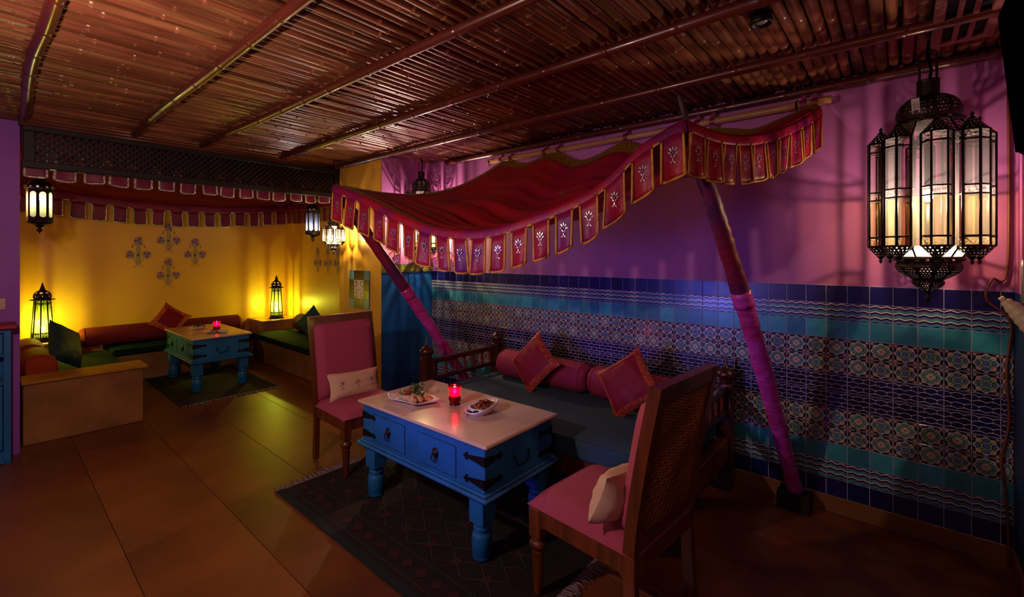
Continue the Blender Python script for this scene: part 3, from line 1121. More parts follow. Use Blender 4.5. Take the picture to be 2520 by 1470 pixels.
# ------------------------------------------------------------------ chairs
def chair(label, loc, rz, flip=False):
    """faces +x in its own frame"""
    t = thing('dining_chair', label, 'chair', loc, rz, 'upholstered chairs at the near table')
    w, sd = 0.49, 0.21
    sx, sy = 0.235, 0.252
    b = MB()

    def seat_top(u, v):
        a, c = 2 * u - 1, 2 * v - 1
        f = (max(0, 1 - abs(a) ** 5) * max(0, 1 - abs(c) ** 5)) ** 0.5
        return (a * sx + 0.008, c * sy, 0.392 + 0.062 * f)
    b.sheet(seat_top, 18, 18)
    b.sheet(lambda u, v: ((2 * u - 1) * sx + 0.008, (2 * v - 1) * sy, 0.390), 2, 2)
    b.build('seat', 'chair_fabric', t)
    rl = MB()
    for s_ in (-1, 1):
        rl.rbox((0, s_ * (sy - 0.018), 0.352), (2 * sx - 0.02, 0.024, 0.078), 0.003)
    rl.rbox((sx - 0.012, 0, 0.352), (0.024, 2 * sy - 0.02, 0.078), 0.003)
    rl.rbox((-sx + 0.02, 0, 0.352), (0.024, 2 * sy - 0.06, 0.078), 0.003)
    # small brackets under the rails
    for s_ in (-1, 1):
        for e in (-1, 1):
            T = TM((e * 0.165, s_ * (sy - 0.018) + 0.009, 0.313), rx=PI / 2)
            rl.prism([(0, 0), (e * 0.045, 0), (e * 0.045, -0.06), (e * 0.030, -0.028)] if e > 0 else [(0, 0), (e * 0.030, -0.028), (e * 0.045, -0.06), (e * 0.045, 0)], 0.018, T=T)
    rl.build('seat_rail', 'chair_wood', t)
    for s_ in (-1, 1):
        lg = MB()
        lg.rbox((0, 0, 0.318), (0.056, 0.056, 0.13), 0.004)
        lg.lathe([(0.018, 0.26), (0.026, 0.254), (0.018, 0.246), (0.032, 0.236), (0.037, 0.222), (0.032, 0.207), (0.022, 0.202), (0.028, 0.196), (0.026, 0.188), (0.024, 0.14),
                  (0.019, 0.04), (0.016, 0.012), (0.018, 0.0), (0.001, 0.0)], 14)
        lg.build('leg', 'chair_wood', t, (sx - 0.026, s_ * (sy - 0.030), 0))
    # rear legs run up into the raked back posts
    rake = [(0.0, -0.225), (0.20, -0.212), (0.40, -0.210), (0.60, -0.232), (0.80, -0.263), (1.03, -0.305)]
    for s_ in (-1, 1):
        lg = MB()
        pts = [(lerp(rake, z / 20 * 0.40), 0, z / 20 * 0.40) for z in range(0, 21, 4)]
        prev = None
        for (x_, _, z_) in pts:
            if prev:
                x0, z0 = prev
                lg.add([(x0 - 0.021, -0.016, z0), (x0 + 0.021, -0.016, z0), (x0 + 0.021, 0.016, z0), (x0 - 0.021, 0.016, z0),
                        (x_ - 0.021, -0.016, z_), (x_ + 0.021, -0.016, z_), (x_ + 0.021, 0.016, z_), (x_ - 0.021, 0.016, z_)],
                       [(0, 1, 5, 4), (1, 2, 6, 5), (2, 3, 7, 6), (3, 0, 4, 7)] + ([(0, 3, 2, 1)] if z0 == 0 else []))
            prev = (x_, z_)
        lg.build('leg', 'chair_wood', t, (0, s_ * (sy - 0.018), 0))
    fr = MB()

    def bx(z):
        return lerp(rake, z)
    zs = [0.40 + 0.63 * i / 8 for i in range(9)]
    for s_ in (-1, 1):
        yy = s_ * (sy - 0.018)
        for i in range(8):
            z0, z1 = zs[i], zs[i + 1]
            a, c = bx(z0), bx(z1)
            fr.add([(a - 0.021, yy - 0.022, z0), (a + 0.021, yy - 0.022, z0), (a + 0.021, yy + 0.022, z0), (a - 0.021, yy + 0.022, z0),
                    (c - 0.021, yy - 0.022, z1), (c + 0.021, yy - 0.022, z1), (c + 0.021, yy + 0.022, z1), (c - 0.021, yy + 0.022, z1)],
                   [(0, 1, 5, 4), (1, 2, 6, 5), (2, 3, 7, 6), (3, 0, 4, 7)] + ([(4, 5, 6, 7)] if i == 7 else []))
    for (z0, z1) in ((0.965, 1.03), (0.40, 0.455)):
        a, c = bx(z0), bx(z1)
        yy = sy - 0.04
        fr.add([(a - 0.019, -yy, z0), (a + 0.019, -yy, z0), (a + 0.019, yy, z0), (a - 0.019, yy, z0), (c - 0.019, -yy, z1), (c + 0.019, -yy, z1), (c + 0.019, yy, z1), (c - 0.019, yy, z1)],
               [(0, 1, 5, 4), (2, 3, 7, 6), (4, 5, 6, 7), (0, 3, 2, 1), (1, 2, 6, 5), (3, 0, 4, 7)])
    fr.build('backrest_frame', 'chair_wood', t)
    pd = MB()

    def pad(u, v):
        a, c = 2 * u - 1, 2 * v - 1
        z = 0.43 + 0.545 * v
        f = (max(0, 1 - abs(a) ** 14) * max(0, 1 - abs(c) ** 10)) ** 0.5
        return (bx(z) + 0.018 + 0.052 * f, a * (sy - 0.020), z)
    pd.sheet(pad, 14, 16)
    pd.build('backrest_pad', 'chair_fabric', t)
    # pierced carved panel at the rear of the back
    bk = MB()
    bk.sheet(lambda u, v: (bx(0.455 + 0.51 * v) + 0.004, (2 * u - 1) * (sy - 0.04), 0.455 + 0.51 * v), 1, 8)
    bk.build('panel_backing', 'recess_dark', t)
    pn = MB()
    nx, nz = 10, 16
    cwid, chei = 2 * (sy - 0.04) / nx, 0.51 / nz
    for j in range(nz):
        for i in range(nx + (0 if j % 2 == 0 else 1)):
            y0 = -(sy - 0.04) + (i + (0.5 if j % 2 == 0 else 0.0)) * cwid
            z0 = 0.455 + (j + 0.5) * chei
            outer, inner, core = [], [], []
            for k_ in range(8):
                an = 2 * PI * (k_ + 0.5) / 8
                ca, sa = math.cos(an), math.sin(an)
                q = max(abs(ca), abs(sa))
                oy = max(-(sy - 0.04), min(sy - 0.04, y0 + cwid / 2 * ca / q))
                outer.append((bx(z0 + chei / 2 * sa / q) - 0.010, oy, z0 + chei / 2 * sa / q))
                rr_ = 0.43
                iy = max(-(sy - 0.041), min(sy - 0.041, y0 + cwid * rr_ * ca))
                inner.append((bx(z0 + chei * rr_ * sa) - 0.010, iy, z0 + chei * rr_ * sa))
                cy = max(-(sy - 0.042), min(sy - 0.042, y0 + cwid * 0.15 * ca))
                core.append((bx(z0) - 0.009, cy, z0 + chei * 0.15 * sa))
            pn.add(outer + inner, [(k_, (k_ + 1) % 8, 8 + (k_ + 1) % 8, 8 + k_) for k_ in range(8)])
            pn.add(core, [tuple(range(8))])
    o = pn.build('carved_panel', 'carved_wood', t)
    solid(o, 0.005)
    return t


ch1 = chair('upholstered wooden chair facing right beside the yellow pillar, its pink back showing', (0.915, -1.42, 0.007), R(-2))
ch2 = chair('upholstered wooden chair seen from behind, its carved lattice back showing', (2.975, -1.43, 0.007), R(175.5))
ch2.scale = (1.12, 1.0, 1.0)


def lumbar_motifs(o):
    for xx in (-0.115, 0.0, 0.115):
        b = MB()
        for (dx, dz, r_, sx_, rot_) in ((0, 0.026, 0.008, 0.5, PI / 2), (-0.011, 0.020, 0.008, 0.45, 2.2), (0.011, 0.020, 0.008, 0.45, 0.95), (-0.020, 0.004, 0.006, 0.5, 2.8), (0.020, 0.004, 0.006, 0.5, 0.35),
                                        (-0.012, 0.004, 0.005, 0.5, 2.6), (0.012, 0.004, 0.005, 0.5, 0.5), (0, 0.008, 0.007, 0.45, PI / 2), (0, -0.010, 0.008, 0.3, PI / 2), (-0.008, -0.022, 0.005, 0.5, 0.6), (0.008, -0.022, 0.005, 0.5, 2.5)):
            pts = []
            for i in range(6):
                a = 2 * PI * i / 6
                px, pz = r_ * math.cos(a), r_ * sx_ * math.sin(a)
                pts.append((dx + px * math.cos(rot_) - pz * math.sin(rot_), -0.0015 * math.cos(a), dz + px * math.sin(rot_) + pz * math.cos(rot_)))
            b.poly(pts, 0)
        b.poly([(-0.004, -0.0015, 0.012), (0.004, -0.0015, 0.012), (0.004, -0.0015, 0.02), (-0.004, -0.0015, 0.02)], 1)
        b.build('sequin_motif', ['sequin', 'sequin_blue'], o, (xx, -0.0575 + 0.03 * (xx / 0.2) ** 2 * 0.7, -0.005))


cushion('oblong linen cushion with three sequin sprigs on the chair beside the pillar', (0.835, -1.425, 0.535), (R(-20), R(2), R(88)), 0.41, 0.20, 0.105, 'linen', extra=lumbar_motifs, name='lumbar_cushion')
cushion('plain back of a linen cushion tucked into the chair seen from behind', (3.085, -1.53, 0.545), (R(-20), R(-8), R(264)), 0.40, 0.21, 0.15, 'linen', name='lumbar_cushion')


# ------------------------------------------------------------------ daybed under the canopy
db = thing('daybed', 'low dark wooden daybed with spindle ends and domed post finials against the tiles', 'daybed', (2.08, -0.53, 0))
PX, PY = 1.0, 0.41
for sx in (-1, 1):
    for sy in (-1, 1):
        p = MB()
        p.rbox((0, 0, 0.34), (0.085, 0.085, 0.68), 0.005)
        ps = p.build('post', 'dark_wood', db, (sx * PX, sy * PY, 0))
        f = MB().lathe([(0.030, 0.0), (0.046, 0.008), (0.030, 0.018), (0.044, 0.026), (0.056, 0.044), (0.058, 0.058), (0.048, 0.076), (0.028, 0.090), (0.013, 0.102), (0.008, 0.125), (0.006, 0.165), (0.001, 0.180)], 20)
        f.build('finial', 'dark_wood', ps, (0, 0, 0.68))
for sx in (-1, 1):
    r_ = MB().rbox((0, 0, 0.645), (0.04, 2 * PY - 0.085, 0.04), 0.006).rbox((0, 0, 0.505), (0.04, 2 * PY - 0.085, 0.03), 0.004)
    hr = r_.build('end_rail', 'dark_wood', db, (sx * PX, 0, 0))
    for i in range(7):
        yy = -0.315 + i * 0.105
        sp = MB().lathe([(0.011, 0.52), (0.015, 0.535), (0.010, 0.55), (0.016, 0.575), (0.010, 0.60), (0.014, 0.612), (0.011, 0.628)], 10)
        sp.build('spindle', 'chair_wood', hr, (0, yy, 0))
    MB().rbox((0, 0, 0.27), (0.05, 2 * PY - 0.085, 0.14), 0.005).build('side_board', 'chair_wood', db, (sx * PX, 0, 0))
MB().rbox((0, 0, 0.62), (2 * PX - 0.085, 0.035, 0.04), 0.006).build('back_rail', 'dark_wood', db, (0, PY, 0))
MB().rbox((0, 0, 0.27), (2 * PX - 0.085, 0.04, 0.14), 0.005).build('front_board', 'chair_wood', db, (0, -PY - 0.02, 0))
MB().rbox((0, 0, 0.30), (2 * PX - 0.09, 2 * PY - 0.06, 0.03), 0.004).build('bed_base', 'dark_wood', db)
mattress('dark blue grey mattress on the wooden daybed', (2.08, -0.555, 0.385), (1.90, 0.92, 0.135), 'mattress_fabric', name='daybed_mattress')
bolster('red bolster on the daybed beside the spindle end, on the left of the pair', (1.72, -0.265, 0.565), 0.88, 0.115, 'x', 'bolster_fabric')
bolster('red bolster on the daybed, on the right of the pair, partly behind the chair', (2.61, -0.265, 0.565), 0.86, 0.115, 'x', 'bolster_fabric')
cushion('red square cushion with orange brocade border on the daybed, nearer the spindle end', (1.755, -0.425, 0.655), (R(-20), R(39), R(-4)), 0.36, 0.36, 0.13, 'cushion_silk', 'cushion_brocade', 0.30)
cushion('red square cushion with shimmering brocade border on the daybed, nearer the carved chair', (2.565, -0.455, 0.645), (R(-22), R(52), R(-2)), 0.37, 0.37, 0.14, 'cushion_silk', 'cushion_brocade', 0.30)


# ------------------------------------------------------------------ rugs
def rug(label, x0, x1, y0, y1, fringe_both=True, seed=3):
    rr = random.Random(seed)
    cx, cy, lx, ly = (x0 + x1) / 2, (y0 + y1) / 2, x1 - x0, y1 - y0
    t = thing('rug', label, 'rug', (cx, cy, 0))
    b = MB()
    b.sheet(lambda u, v: ((u - 0.5) * lx + 0.004 * math.sin(v * 14), (v - 0.5) * ly + 0.004 * math.sin(u * 17), 0.0065 + 0.0008 * math.sin(u * 23 + v * 11)), 30, 18)
    b.box((0, 0, 0.003), (lx, ly, 0.006))
    b.build('pile', 'rug_ground', t)
    for s_ in (-1, 1):
        MB().box((0, s_ * (ly / 2 - 0.02), 0.0055), (lx + 0.01, 0.042, 0.0075)).build('edge_band', 'rug_border', t)
    pt = MB()

    def line(p, w, m):
        for i in range(len(p) - 1):
            a, c = Vector(p[i]), Vector(p[i + 1])
            d = (c - a)
            if d.length < 1e-6:
                continue
            d = Vector((-d.y, d.x)).normalized() * w / 2
            pt.poly([(a.x - d.x, a.y - d.y, 0.0088), (c.x - d.x, c.y - d.y, 0.0088), (c.x + d.x, c.y + d.y, 0.0088), (a.x + d.x, a.y + d.y, 0.0088)], m)
    for s_ in (-1, 1):
        for off in (0.075, 0.20):
            line([(-lx / 2 + 0.03, s_ * (ly / 2 - off)), (lx / 2 - 0.03, s_ * (ly / 2 - off))], 0.004, 0)
        for i in range(int(lx / 0.11)):
            xx = -lx / 2 + 0.07 + i * 0.11
            yy = s_ * (ly / 2 - 0.137)
            pt.poly([(xx - 0.035, yy, 0.0086), (xx, yy - 0.035, 0.0086), (xx + 0.035, yy, 0.0086), (xx, yy + 0.035, 0.0086)], 1)
    k = 0
    xx = -lx / 2 + 0.14
    while xx < lx / 2 - 0.1:
        for sg in (-1, 1):
            zz = [(xx + 0.09 * (1 if i % 2 else -1) * sg, -ly / 2 + 0.24 + i * 0.12) for i in range(int((ly - 0.44) / 0.12) + 1)]
            line(zz, 0.006, 0)
        for i in range(int((ly - 0.5) / 0.24) + 1):
            yy = -ly / 2 + 0.30 + i * 0.24
            pt.poly([(xx - 0.03, yy, 0.0087), (xx, yy - 0.045, 0.0087), (xx + 0.03, yy, 0.0087), (xx, yy + 0.045, 0.0087)], 1)
        xx += 0.2
    pt.build('woven_pattern', ['rug_line', 'rug_red'], t)
    for s_ in (-1, 1):
        fr = MB()
        n = int(ly / 0.011)
        for i in range(n):
            yy = -ly / 2 + (i + 0.5) * ly / n
            L = rr.uniform(0.05, 0.085)
            dy = rr.uniform(-0.022, 0.022)
            fr.tube([(s_ * (lx / 2 - 0.004), yy, 0.005), (s_ * (lx / 2 + L * 0.5), yy + dy * 0.4, 0.008 + rr.uniform(0, 0.006)), (s_ * (lx / 2 + L), yy + dy, 0.004)], [0.0032, 0.0042, 0.0024], 4)
        f = fr.build('fringe', 'fringe_wool', t)
        f['kind'] = 'stuff'
    return t


rug('dark red brown rug with zigzag weave and pale fringes beneath the near blue table', 0.96, 2.80, -2.03, -0.86)
rug('dark rug with a pale fringe beneath the blue table in the alcove', -2.95, -1.44, -1.98, -1.06, seed=8)
# ------------------------------------------------------------------ lanterns
def fine(prof, k=2):
    out = [prof[0]]
    for i in range(len(prof) - 1):
        for j in range(1, k + 1):
            out.append(tuple(prof[i][q] + (prof[i + 1][q] - prof[i][q]) * j / k for q in (0, 1)))
    return out


# small holes punched in repeating rosettes
ROSE = {(3, 1), (5, 1), (7, 1), (2, 3), (4, 3), (6, 3), (8, 3), (3, 5), (7, 5), (5, 5), (4, 7), (6, 7), (2, 7), (8, 7), (5, 9), (3, 9), (7, 9), (4, 11), (6, 11), (5, 13), (3, 13), (7, 13), (4, 15), (6, 15)}


def pierced(seg, i0, i1):
    def sk(k, i):
        return i0 <= i <= i1 and (k % seg, (i - i0) % 16) in ROSE
    return sk


def cage_lantern(label, loc, sc, lv, power, color, phase=0.0, ncol=8, bulb='bulb_warm', bz=None, tagged=False, hang=0.16, ring_r=0.172):
    """Moroccan cage lantern hung from the ceiling; lv = heights of (column bottom, s1, s2, s3, s4, column top)"""
    t = thing('cage_lantern', label, 'lantern', loc, phase)
    t.scale = (sc, sc, sc)
    c0, c1 = lv[0], lv[-1]
    # finial and pierced bowl
    f = MB().lathe([(0.001, -0.002), (0.006, 0.004), (0.004, 0.016), (0.016, 0.024), (0.005, 0.032), (0.010, 0.044), (0.012, 0.05)], 14)
    f.build('finial', 'lantern_metal', t)
    zb = c0 - 0.049
    bw = MB()
    bw.lathe(fine([(0.008, 0.046), (0.022, 0.058), (0.038, 0.068), (0.050, 0.078), (0.057, 0.088), (0.059, 0.096), (0.057, 0.102), (0.052, 0.106)]), 80, skip=pierced(10, 1, 10))
    bw.lathe(fine([(0.052, 0.106), (0.066, 0.114), (0.080, 0.122), (0.093, 0.131), (0.105, 0.141), (0.114, 0.152), (0.119, 0.163), (0.120, 0.174), (0.117, 0.184), (0.112, 0.192)]), 120, skip=pierced(10, 2, 15))
    bw.build('pierced_bowl', 'lantern_metal', t, (0, 0, zb - 0.215))
    rg = MB().lathe([(0.110, -0.022), (0.124, -0.020), (0.126, -0.010), (0.124, 0.0), (0.112, 0.0)], 48, skip=lambda k, i: i == 1 and k % 6 in (2, 4))
    rg.build('bowl_ring', 'lantern_metal', t, (0, 0, zb))
    # lower and upper sloping glass skirts
    for (za, ra, zc, rc, nm) in ((zb, 0.120, c0, 0.158, 'pane_skirt'), (c1 + 0.068, 0.116, c1, 0.158, 'pane_pattern')):
        for k in range(12):
            a0, a1 = 2 * PI * k / 12, 2 * PI * (k + 1) / 12
            q = [(ra * math.cos(a0), ra * math.sin(a0), za), (ra * math.cos(a1), ra * math.sin(a1), za), (rc * math.cos(a1), rc * math.sin(a1), zc), (rc * math.cos(a0), rc * math.sin(a0), zc)]
            pn = MB().poly(q)
            pn.build('skirt_pane', nm, t)
            MB().tube([q[0], q[3]], 0.0040, 4).build('skirt_bar', 'lantern_metal', t)
    # columns: five bars, four glazed faces, pierced caps
    rc = 0.053
    hexa = [(rc * math.cos(PI / 6 + k * PI / 3), rc * math.sin(PI / 6 + k * PI / 3)) for k in range(6)]
    use = [4, 5, 0, 1]          # outward faces between vertices k and k+1
    fm = MB()
    for k in (4, 5, 0, 1, 2):
        x_, y_ = hexa[k]
        fm.tube([(x_, y_, c0), (x_, y_, c1)], 0.0052, 4)
    for z in lv:
        for k in use:
            a, c = hexa[k], hexa[(k + 1) % 6]
            fm.tube([(a[0], a[1], z), (c[0], c[1], z)], 0.0044, 4)
        fm.tube([(hexa[2][0], hexa[2][1], z), (hexa[4][0], hexa[4][1], z)], 0.002, 4)
    frame_me = fm.mesh('column_frame', ['lantern_metal'])
    cp = MB()
    cp.lathe(fine([(rc * 1.04, 0), (rc * 0.86, 0.012), (rc * 0.68, 0.024), (rc * 0.5, 0.036), (rc * 0.32, 0.048), (rc * 0.14, 0.060), (0.005, 0.064), (0.008, 0.072), (0.001, 0.084)]), 48, skip=lambda k, i: 1 <= i <= 7 and i % 2 == 1 and (k + i // 2) % 3 == 1, phase=0.5)
    cap_me = cp.mesh('pierced_cap', ['lantern_metal'])
    panes = {}
    nl = len(lv) - 1
    for j in range(nl):
        z0, z1 = lv[j], lv[j + 1]
        short = (z1 - z0) < 0.07
        low = j < nl / 2 - 0.6
        mt = ('pane_amber_pattern' if low else 'pane_pattern') if short else ('pane_amber' if low else 'pane_clear')
        for k in use:
            a, c = hexa[k], hexa[(k + 1) % 6]
            panes[(j, k)] = MB().add([(a[0], a[1], z0), (c[0], c[1], z0), (c[0], c[1], z1), (a[0], a[1], z1)], [(0, 1, 2, 3)]).mesh('glass_pane', [mt])
    lk = {}
    for j in range(nl):
        mt = 'pane_amber' if j < nl / 2 - 0.6 else 'pane_clear'
        lk[j] = MB().poly([(-0.02, -0.022, lv[j]), (-0.02, 0.022, lv[j]), (-0.02, 0.022, lv[j + 1]), (-0.02, -0.022, lv[j + 1])]).mesh('link_pane', [mt])
    for k in range(ncol):
        a = 2 * PI * k / ncol
        cf = link('column_frame', frame_me, t, (ring_r * math.cos(a), ring_r * math.sin(a), 0), (0, 0, a))
        for key, me in panes.items():
            link('glass_pane', me, cf)
        link('pierced_cap', cap_me, cf, (0, 0, c1))
        link('pierced_cap', cap_me, cf, (0, 0, c0), (PI, 0, 0))
        a += PI / ncol
        for j in range(nl):
            link('link_pane', lk[j], t, (ring_r * math.cos(a), ring_r * math.sin(a), 0), (0, 0, a))
    zt = c1 + 0.068
    dm = MB()
    dm.lathe([(0.112, 0.0), (0.126, 0.002), (0.126, 0.018), (0.112, 0.020)], 48, skip=lambda k, i: i == 1 and k % 6 == 3)
    dm.build('dome_ring', 'lantern_metal', t, (0, 0, zt))
    dm = MB().lathe(fine([(0.108, 0.020), (0.116, 0.036), (0.119, 0.052), (0.117, 0.070), (0.112, 0.086), (0.104, 0.100), (0.092, 0.114), (0.076, 0.126), (0.058, 0.134), (0.041, 0.138)]), 120, skip=pierced(10, 1, 14))
    dm.build('pierced_dome', 'lantern_metal', t, (0, 0, zt))
    nk = MB().lathe([(0.041, 0.136), (0.041, 0.150), (0.041, 0.195), (0.041, 0.208), (0.043, 0.210), (0.030, 0.211)], 32, skip=lambda k, i: i == 1 and (k * 7) % 5 == 1 and False)
    nk.build('neck', 'lantern_metal', t, (0, 0, zt))
    hd = MB()
    ztop = zt + 0.210 + hang
    if tagged:
        for s_ in (-1, 1):
            hd.box((s_ * 0.030, 0, zt + 0.20 + hang * 0.40), (0.006, 0.026, hang * 0.8))
        hd.tube([(0.030 * math.cos(i * PI / 10), 0, zt + 0.20 + hang * 0.8 + 0.030 * math.sin(i * PI / 10)) for i in range(11)], 0.006, 6)
    else:
        hd.tube([(0.046 * math.cos(-0.5 + i * (PI + 1.0) / 16), 0, zt + 0.255 + (0.07 if i in range(3, 14) else 0.05) * math.sin(-0.5 + i * (PI + 1.0) / 16)) for i in range(17)], 0.003, 6)
    hd.build('handle', 'lantern_metal', t)
    cd = MB().tube([(0, 0, zt + 0.15), (0.012, 0.004, zt + 0.21 + hang * 0.35), (-0.004, 0, zt + 0.21 + hang * 0.8), (0.004, 0, ztop + 0.04)], 0.006, 6)
    cd.build('cord', 'black_plastic', t)
    if tagged:
        tg = MB().box((0, 0, 0), (0.030, 0.001, 0.066))
        tgo = tg.build('price_tag', 'paper', t, (-0.060, -0.105, zt + 0.075), (R(8), 0, R(-30)))
        ik = MB()
        for i in range(9):
            ik.box((-0.004, -0.0009, -0.016 + i * 0.004), (0.012, 0.0006, 0.0012 + 0.0008 * (i % 3 == 0)))
        ik.box((0.008, -0.0009, 0.0), (0.002, 0.0006, 0.028))
        ik.build('barcode', 'ink', tgo)
    bz = bz or (c0 + c1) / 2 - 0.01
    bl = MB().ball((0, 0, bz), (0.020, 0.020, 0.030), 12, 8)
    bl.build('bulb', bulb, t)
    MB().lathe([(0.014, bz + 0.028), (0.014, bz + 0.08), (0.004, bz + 0.085)], 10).tube([(0, 0, bz + 0.08), (0, 0, zt + 0.15)], 0.004, 6).build('lamp_holder', 'black_plastic', t)
    point('lantern_light', (0, 0, bz - 0.055), color, power, 0.012, t)
    return t


LV = (0.264, 0.306, 0.484, 0.522, 0.716, 0.758)
cage_lantern('tall glass cage lantern with clear and amber panes hanging in front of the pink wall', (4.03, -0.35, 1.276), 1.0, LV, 15.0, (1.0, 0.74, 0.62), R(8), tagged=True, hang=0.15)
cl2 = cage_lantern('tall glass cage lantern half hidden behind the canopy in the corner beside the blue panel', (0.15, -0.27, 1.305), 1.0, LV, 60.0, (1.0, 0.78, 0.68), R(20))
cl2.scale = (0.83, 0.83, 1.02)
LV2 = (0.264, 0.300, 0.47, 0.50)
cage_lantern('small glass cage lantern hanging beside the yellow pillar at the end of the canopy', (-0.55, -0.86, 1.50), 0.52, LV2, 20.0, (1.0, 0.80, 0.50), R(0), ncol=8, hang=1.16)


def drum_lantern(label, loc, power, color, pane, bz, phase=0.0):
    t = thing('drum_lantern', label, 'lantern', loc, phase)
    f = MB().lathe([(0.001, 0.0), (0.006, 0.014), (0.020, 0.024), (0.014, 0.036), (0.008, 0.044), (0.022, 0.056), (0.028, 0.064), (0.050, 0.072), (0.070, 0.080), (0.078, 0.088), (0.078, 0.096)], 16)
    f.build('bottom_finial', 'lantern_metal', t)
    n, r, z0, z1 = 8, 0.076, 0.096, 0.345
    sh = MB()
    for k in range(n):
        a0, a1 = 2 * PI * (k - 0.5) / n, 2 * PI * (k + 0.5) / n
        P0, P1 = Vector((r * math.cos(a0), r * math.sin(a0), 0)), Vector((r * math.cos(a1), r * math.sin(a1), 0))
        w = (P1 - P0).length
        ex = (P1 - P0).normalized()
        ce_ = (P0 + P1) / 2
        out, inn = [], []
        zm, hh = (z0 + z1) / 2 + 0.008, (z1 - z0) / 2
        ww, hs = w * 0.33, 0.100
        m_ = 20
        for i in range(m_):
            an = 2 * PI * (i + 0.5) / m_
            ca, sa = math.cos(an), math.sin(an)
            px, pz = ww * ca, (hs - ww) * (1 if sa > 0 else -1) + ww * sa
            inn.append(ce_ + ex * px + Vector((0, 0, zm - 0.002 + pz)))
            # outer rectangle walked in step with the slot
            q = max(abs(ca), abs(sa))
            ox, oz = w / 2 * ca / q, (z1 - z0) / 2 * sa / q
            out.append(ce_ + ex * ox + Vector((0, 0, (z0 + z1) / 2 + oz)))
        sh.add(out + inn, [(i, (i + 1) % m_, m_ + (i + 1) % m_, m_ + i) for i in range(m_)])
        sh.add([P0 + Vector((0, 0, z1)), P1 + Vector((0, 0, z1)), P1 + Vector((0, 0, z1 + 0.004)), P0 + Vector((0, 0, z1 + 0.004))], [(0, 1, 2, 3)])
        gp = MB().add([p * 0.985 + Vector((0, 0, p.z * 0.015)) for p in inn], [tuple(range(m_))])
        gp.build('window_pane', pane, t)
    sh.build('drum', 'lantern_metal', t)
    cr = MB().lathe([(0.078, 0.349), (0.086, 0.354), (0.086, 0.372), (0.074, 0.374)], 40, skip=lambda k, i: i == 1 and k % 3 == 1)
    cr.lathe([(0.074, 0.372), (0.064, 0.395), (0.048, 0.414), (0.028, 0.428), (0.012, 0.436), (0.006, 0.45)], 24)
    cr.build('crown', 'lantern_metal', t)
    ch = MB()
    z = 0.448
    i = 0
    while z < 0.80:
        T = TM((0, 0, z), rx=PI / 2, rz=(PI / 2 if i % 2 else 0))
        ch.tube([(0.006 * math.cos(a * PI / 4), 0.010 * math.sin(a * PI / 4), 0) for a in range(9)], 0.0016, 4, 0, False, T=T)
        z += 0.016
        i += 1
    ch.build('chain', 'lantern_metal', t)
    MB().ball((0, 0, bz), (0.016, 0.016, 0.024), 10, 6).build('bulb', 'bulb_white', t)
    point('lantern_light', (0, 0, bz - 0.04), color, power, 0.012, t)
    return t


drum_lantern('black drum lantern with oval windows hanging by the purple wall', (-1.20, -2.952, 1.665), 7, (1.0, 0.85, 0.55), 'pane_frost', 0.29, R(12))
drum_lantern('black drum lantern with bluish oval windows hanging near the yellow pillar', (-1.10, -0.82, 1.640), 8, (0.9, 0.85, 0.75), 'pane_blue', 0.17, R(4))


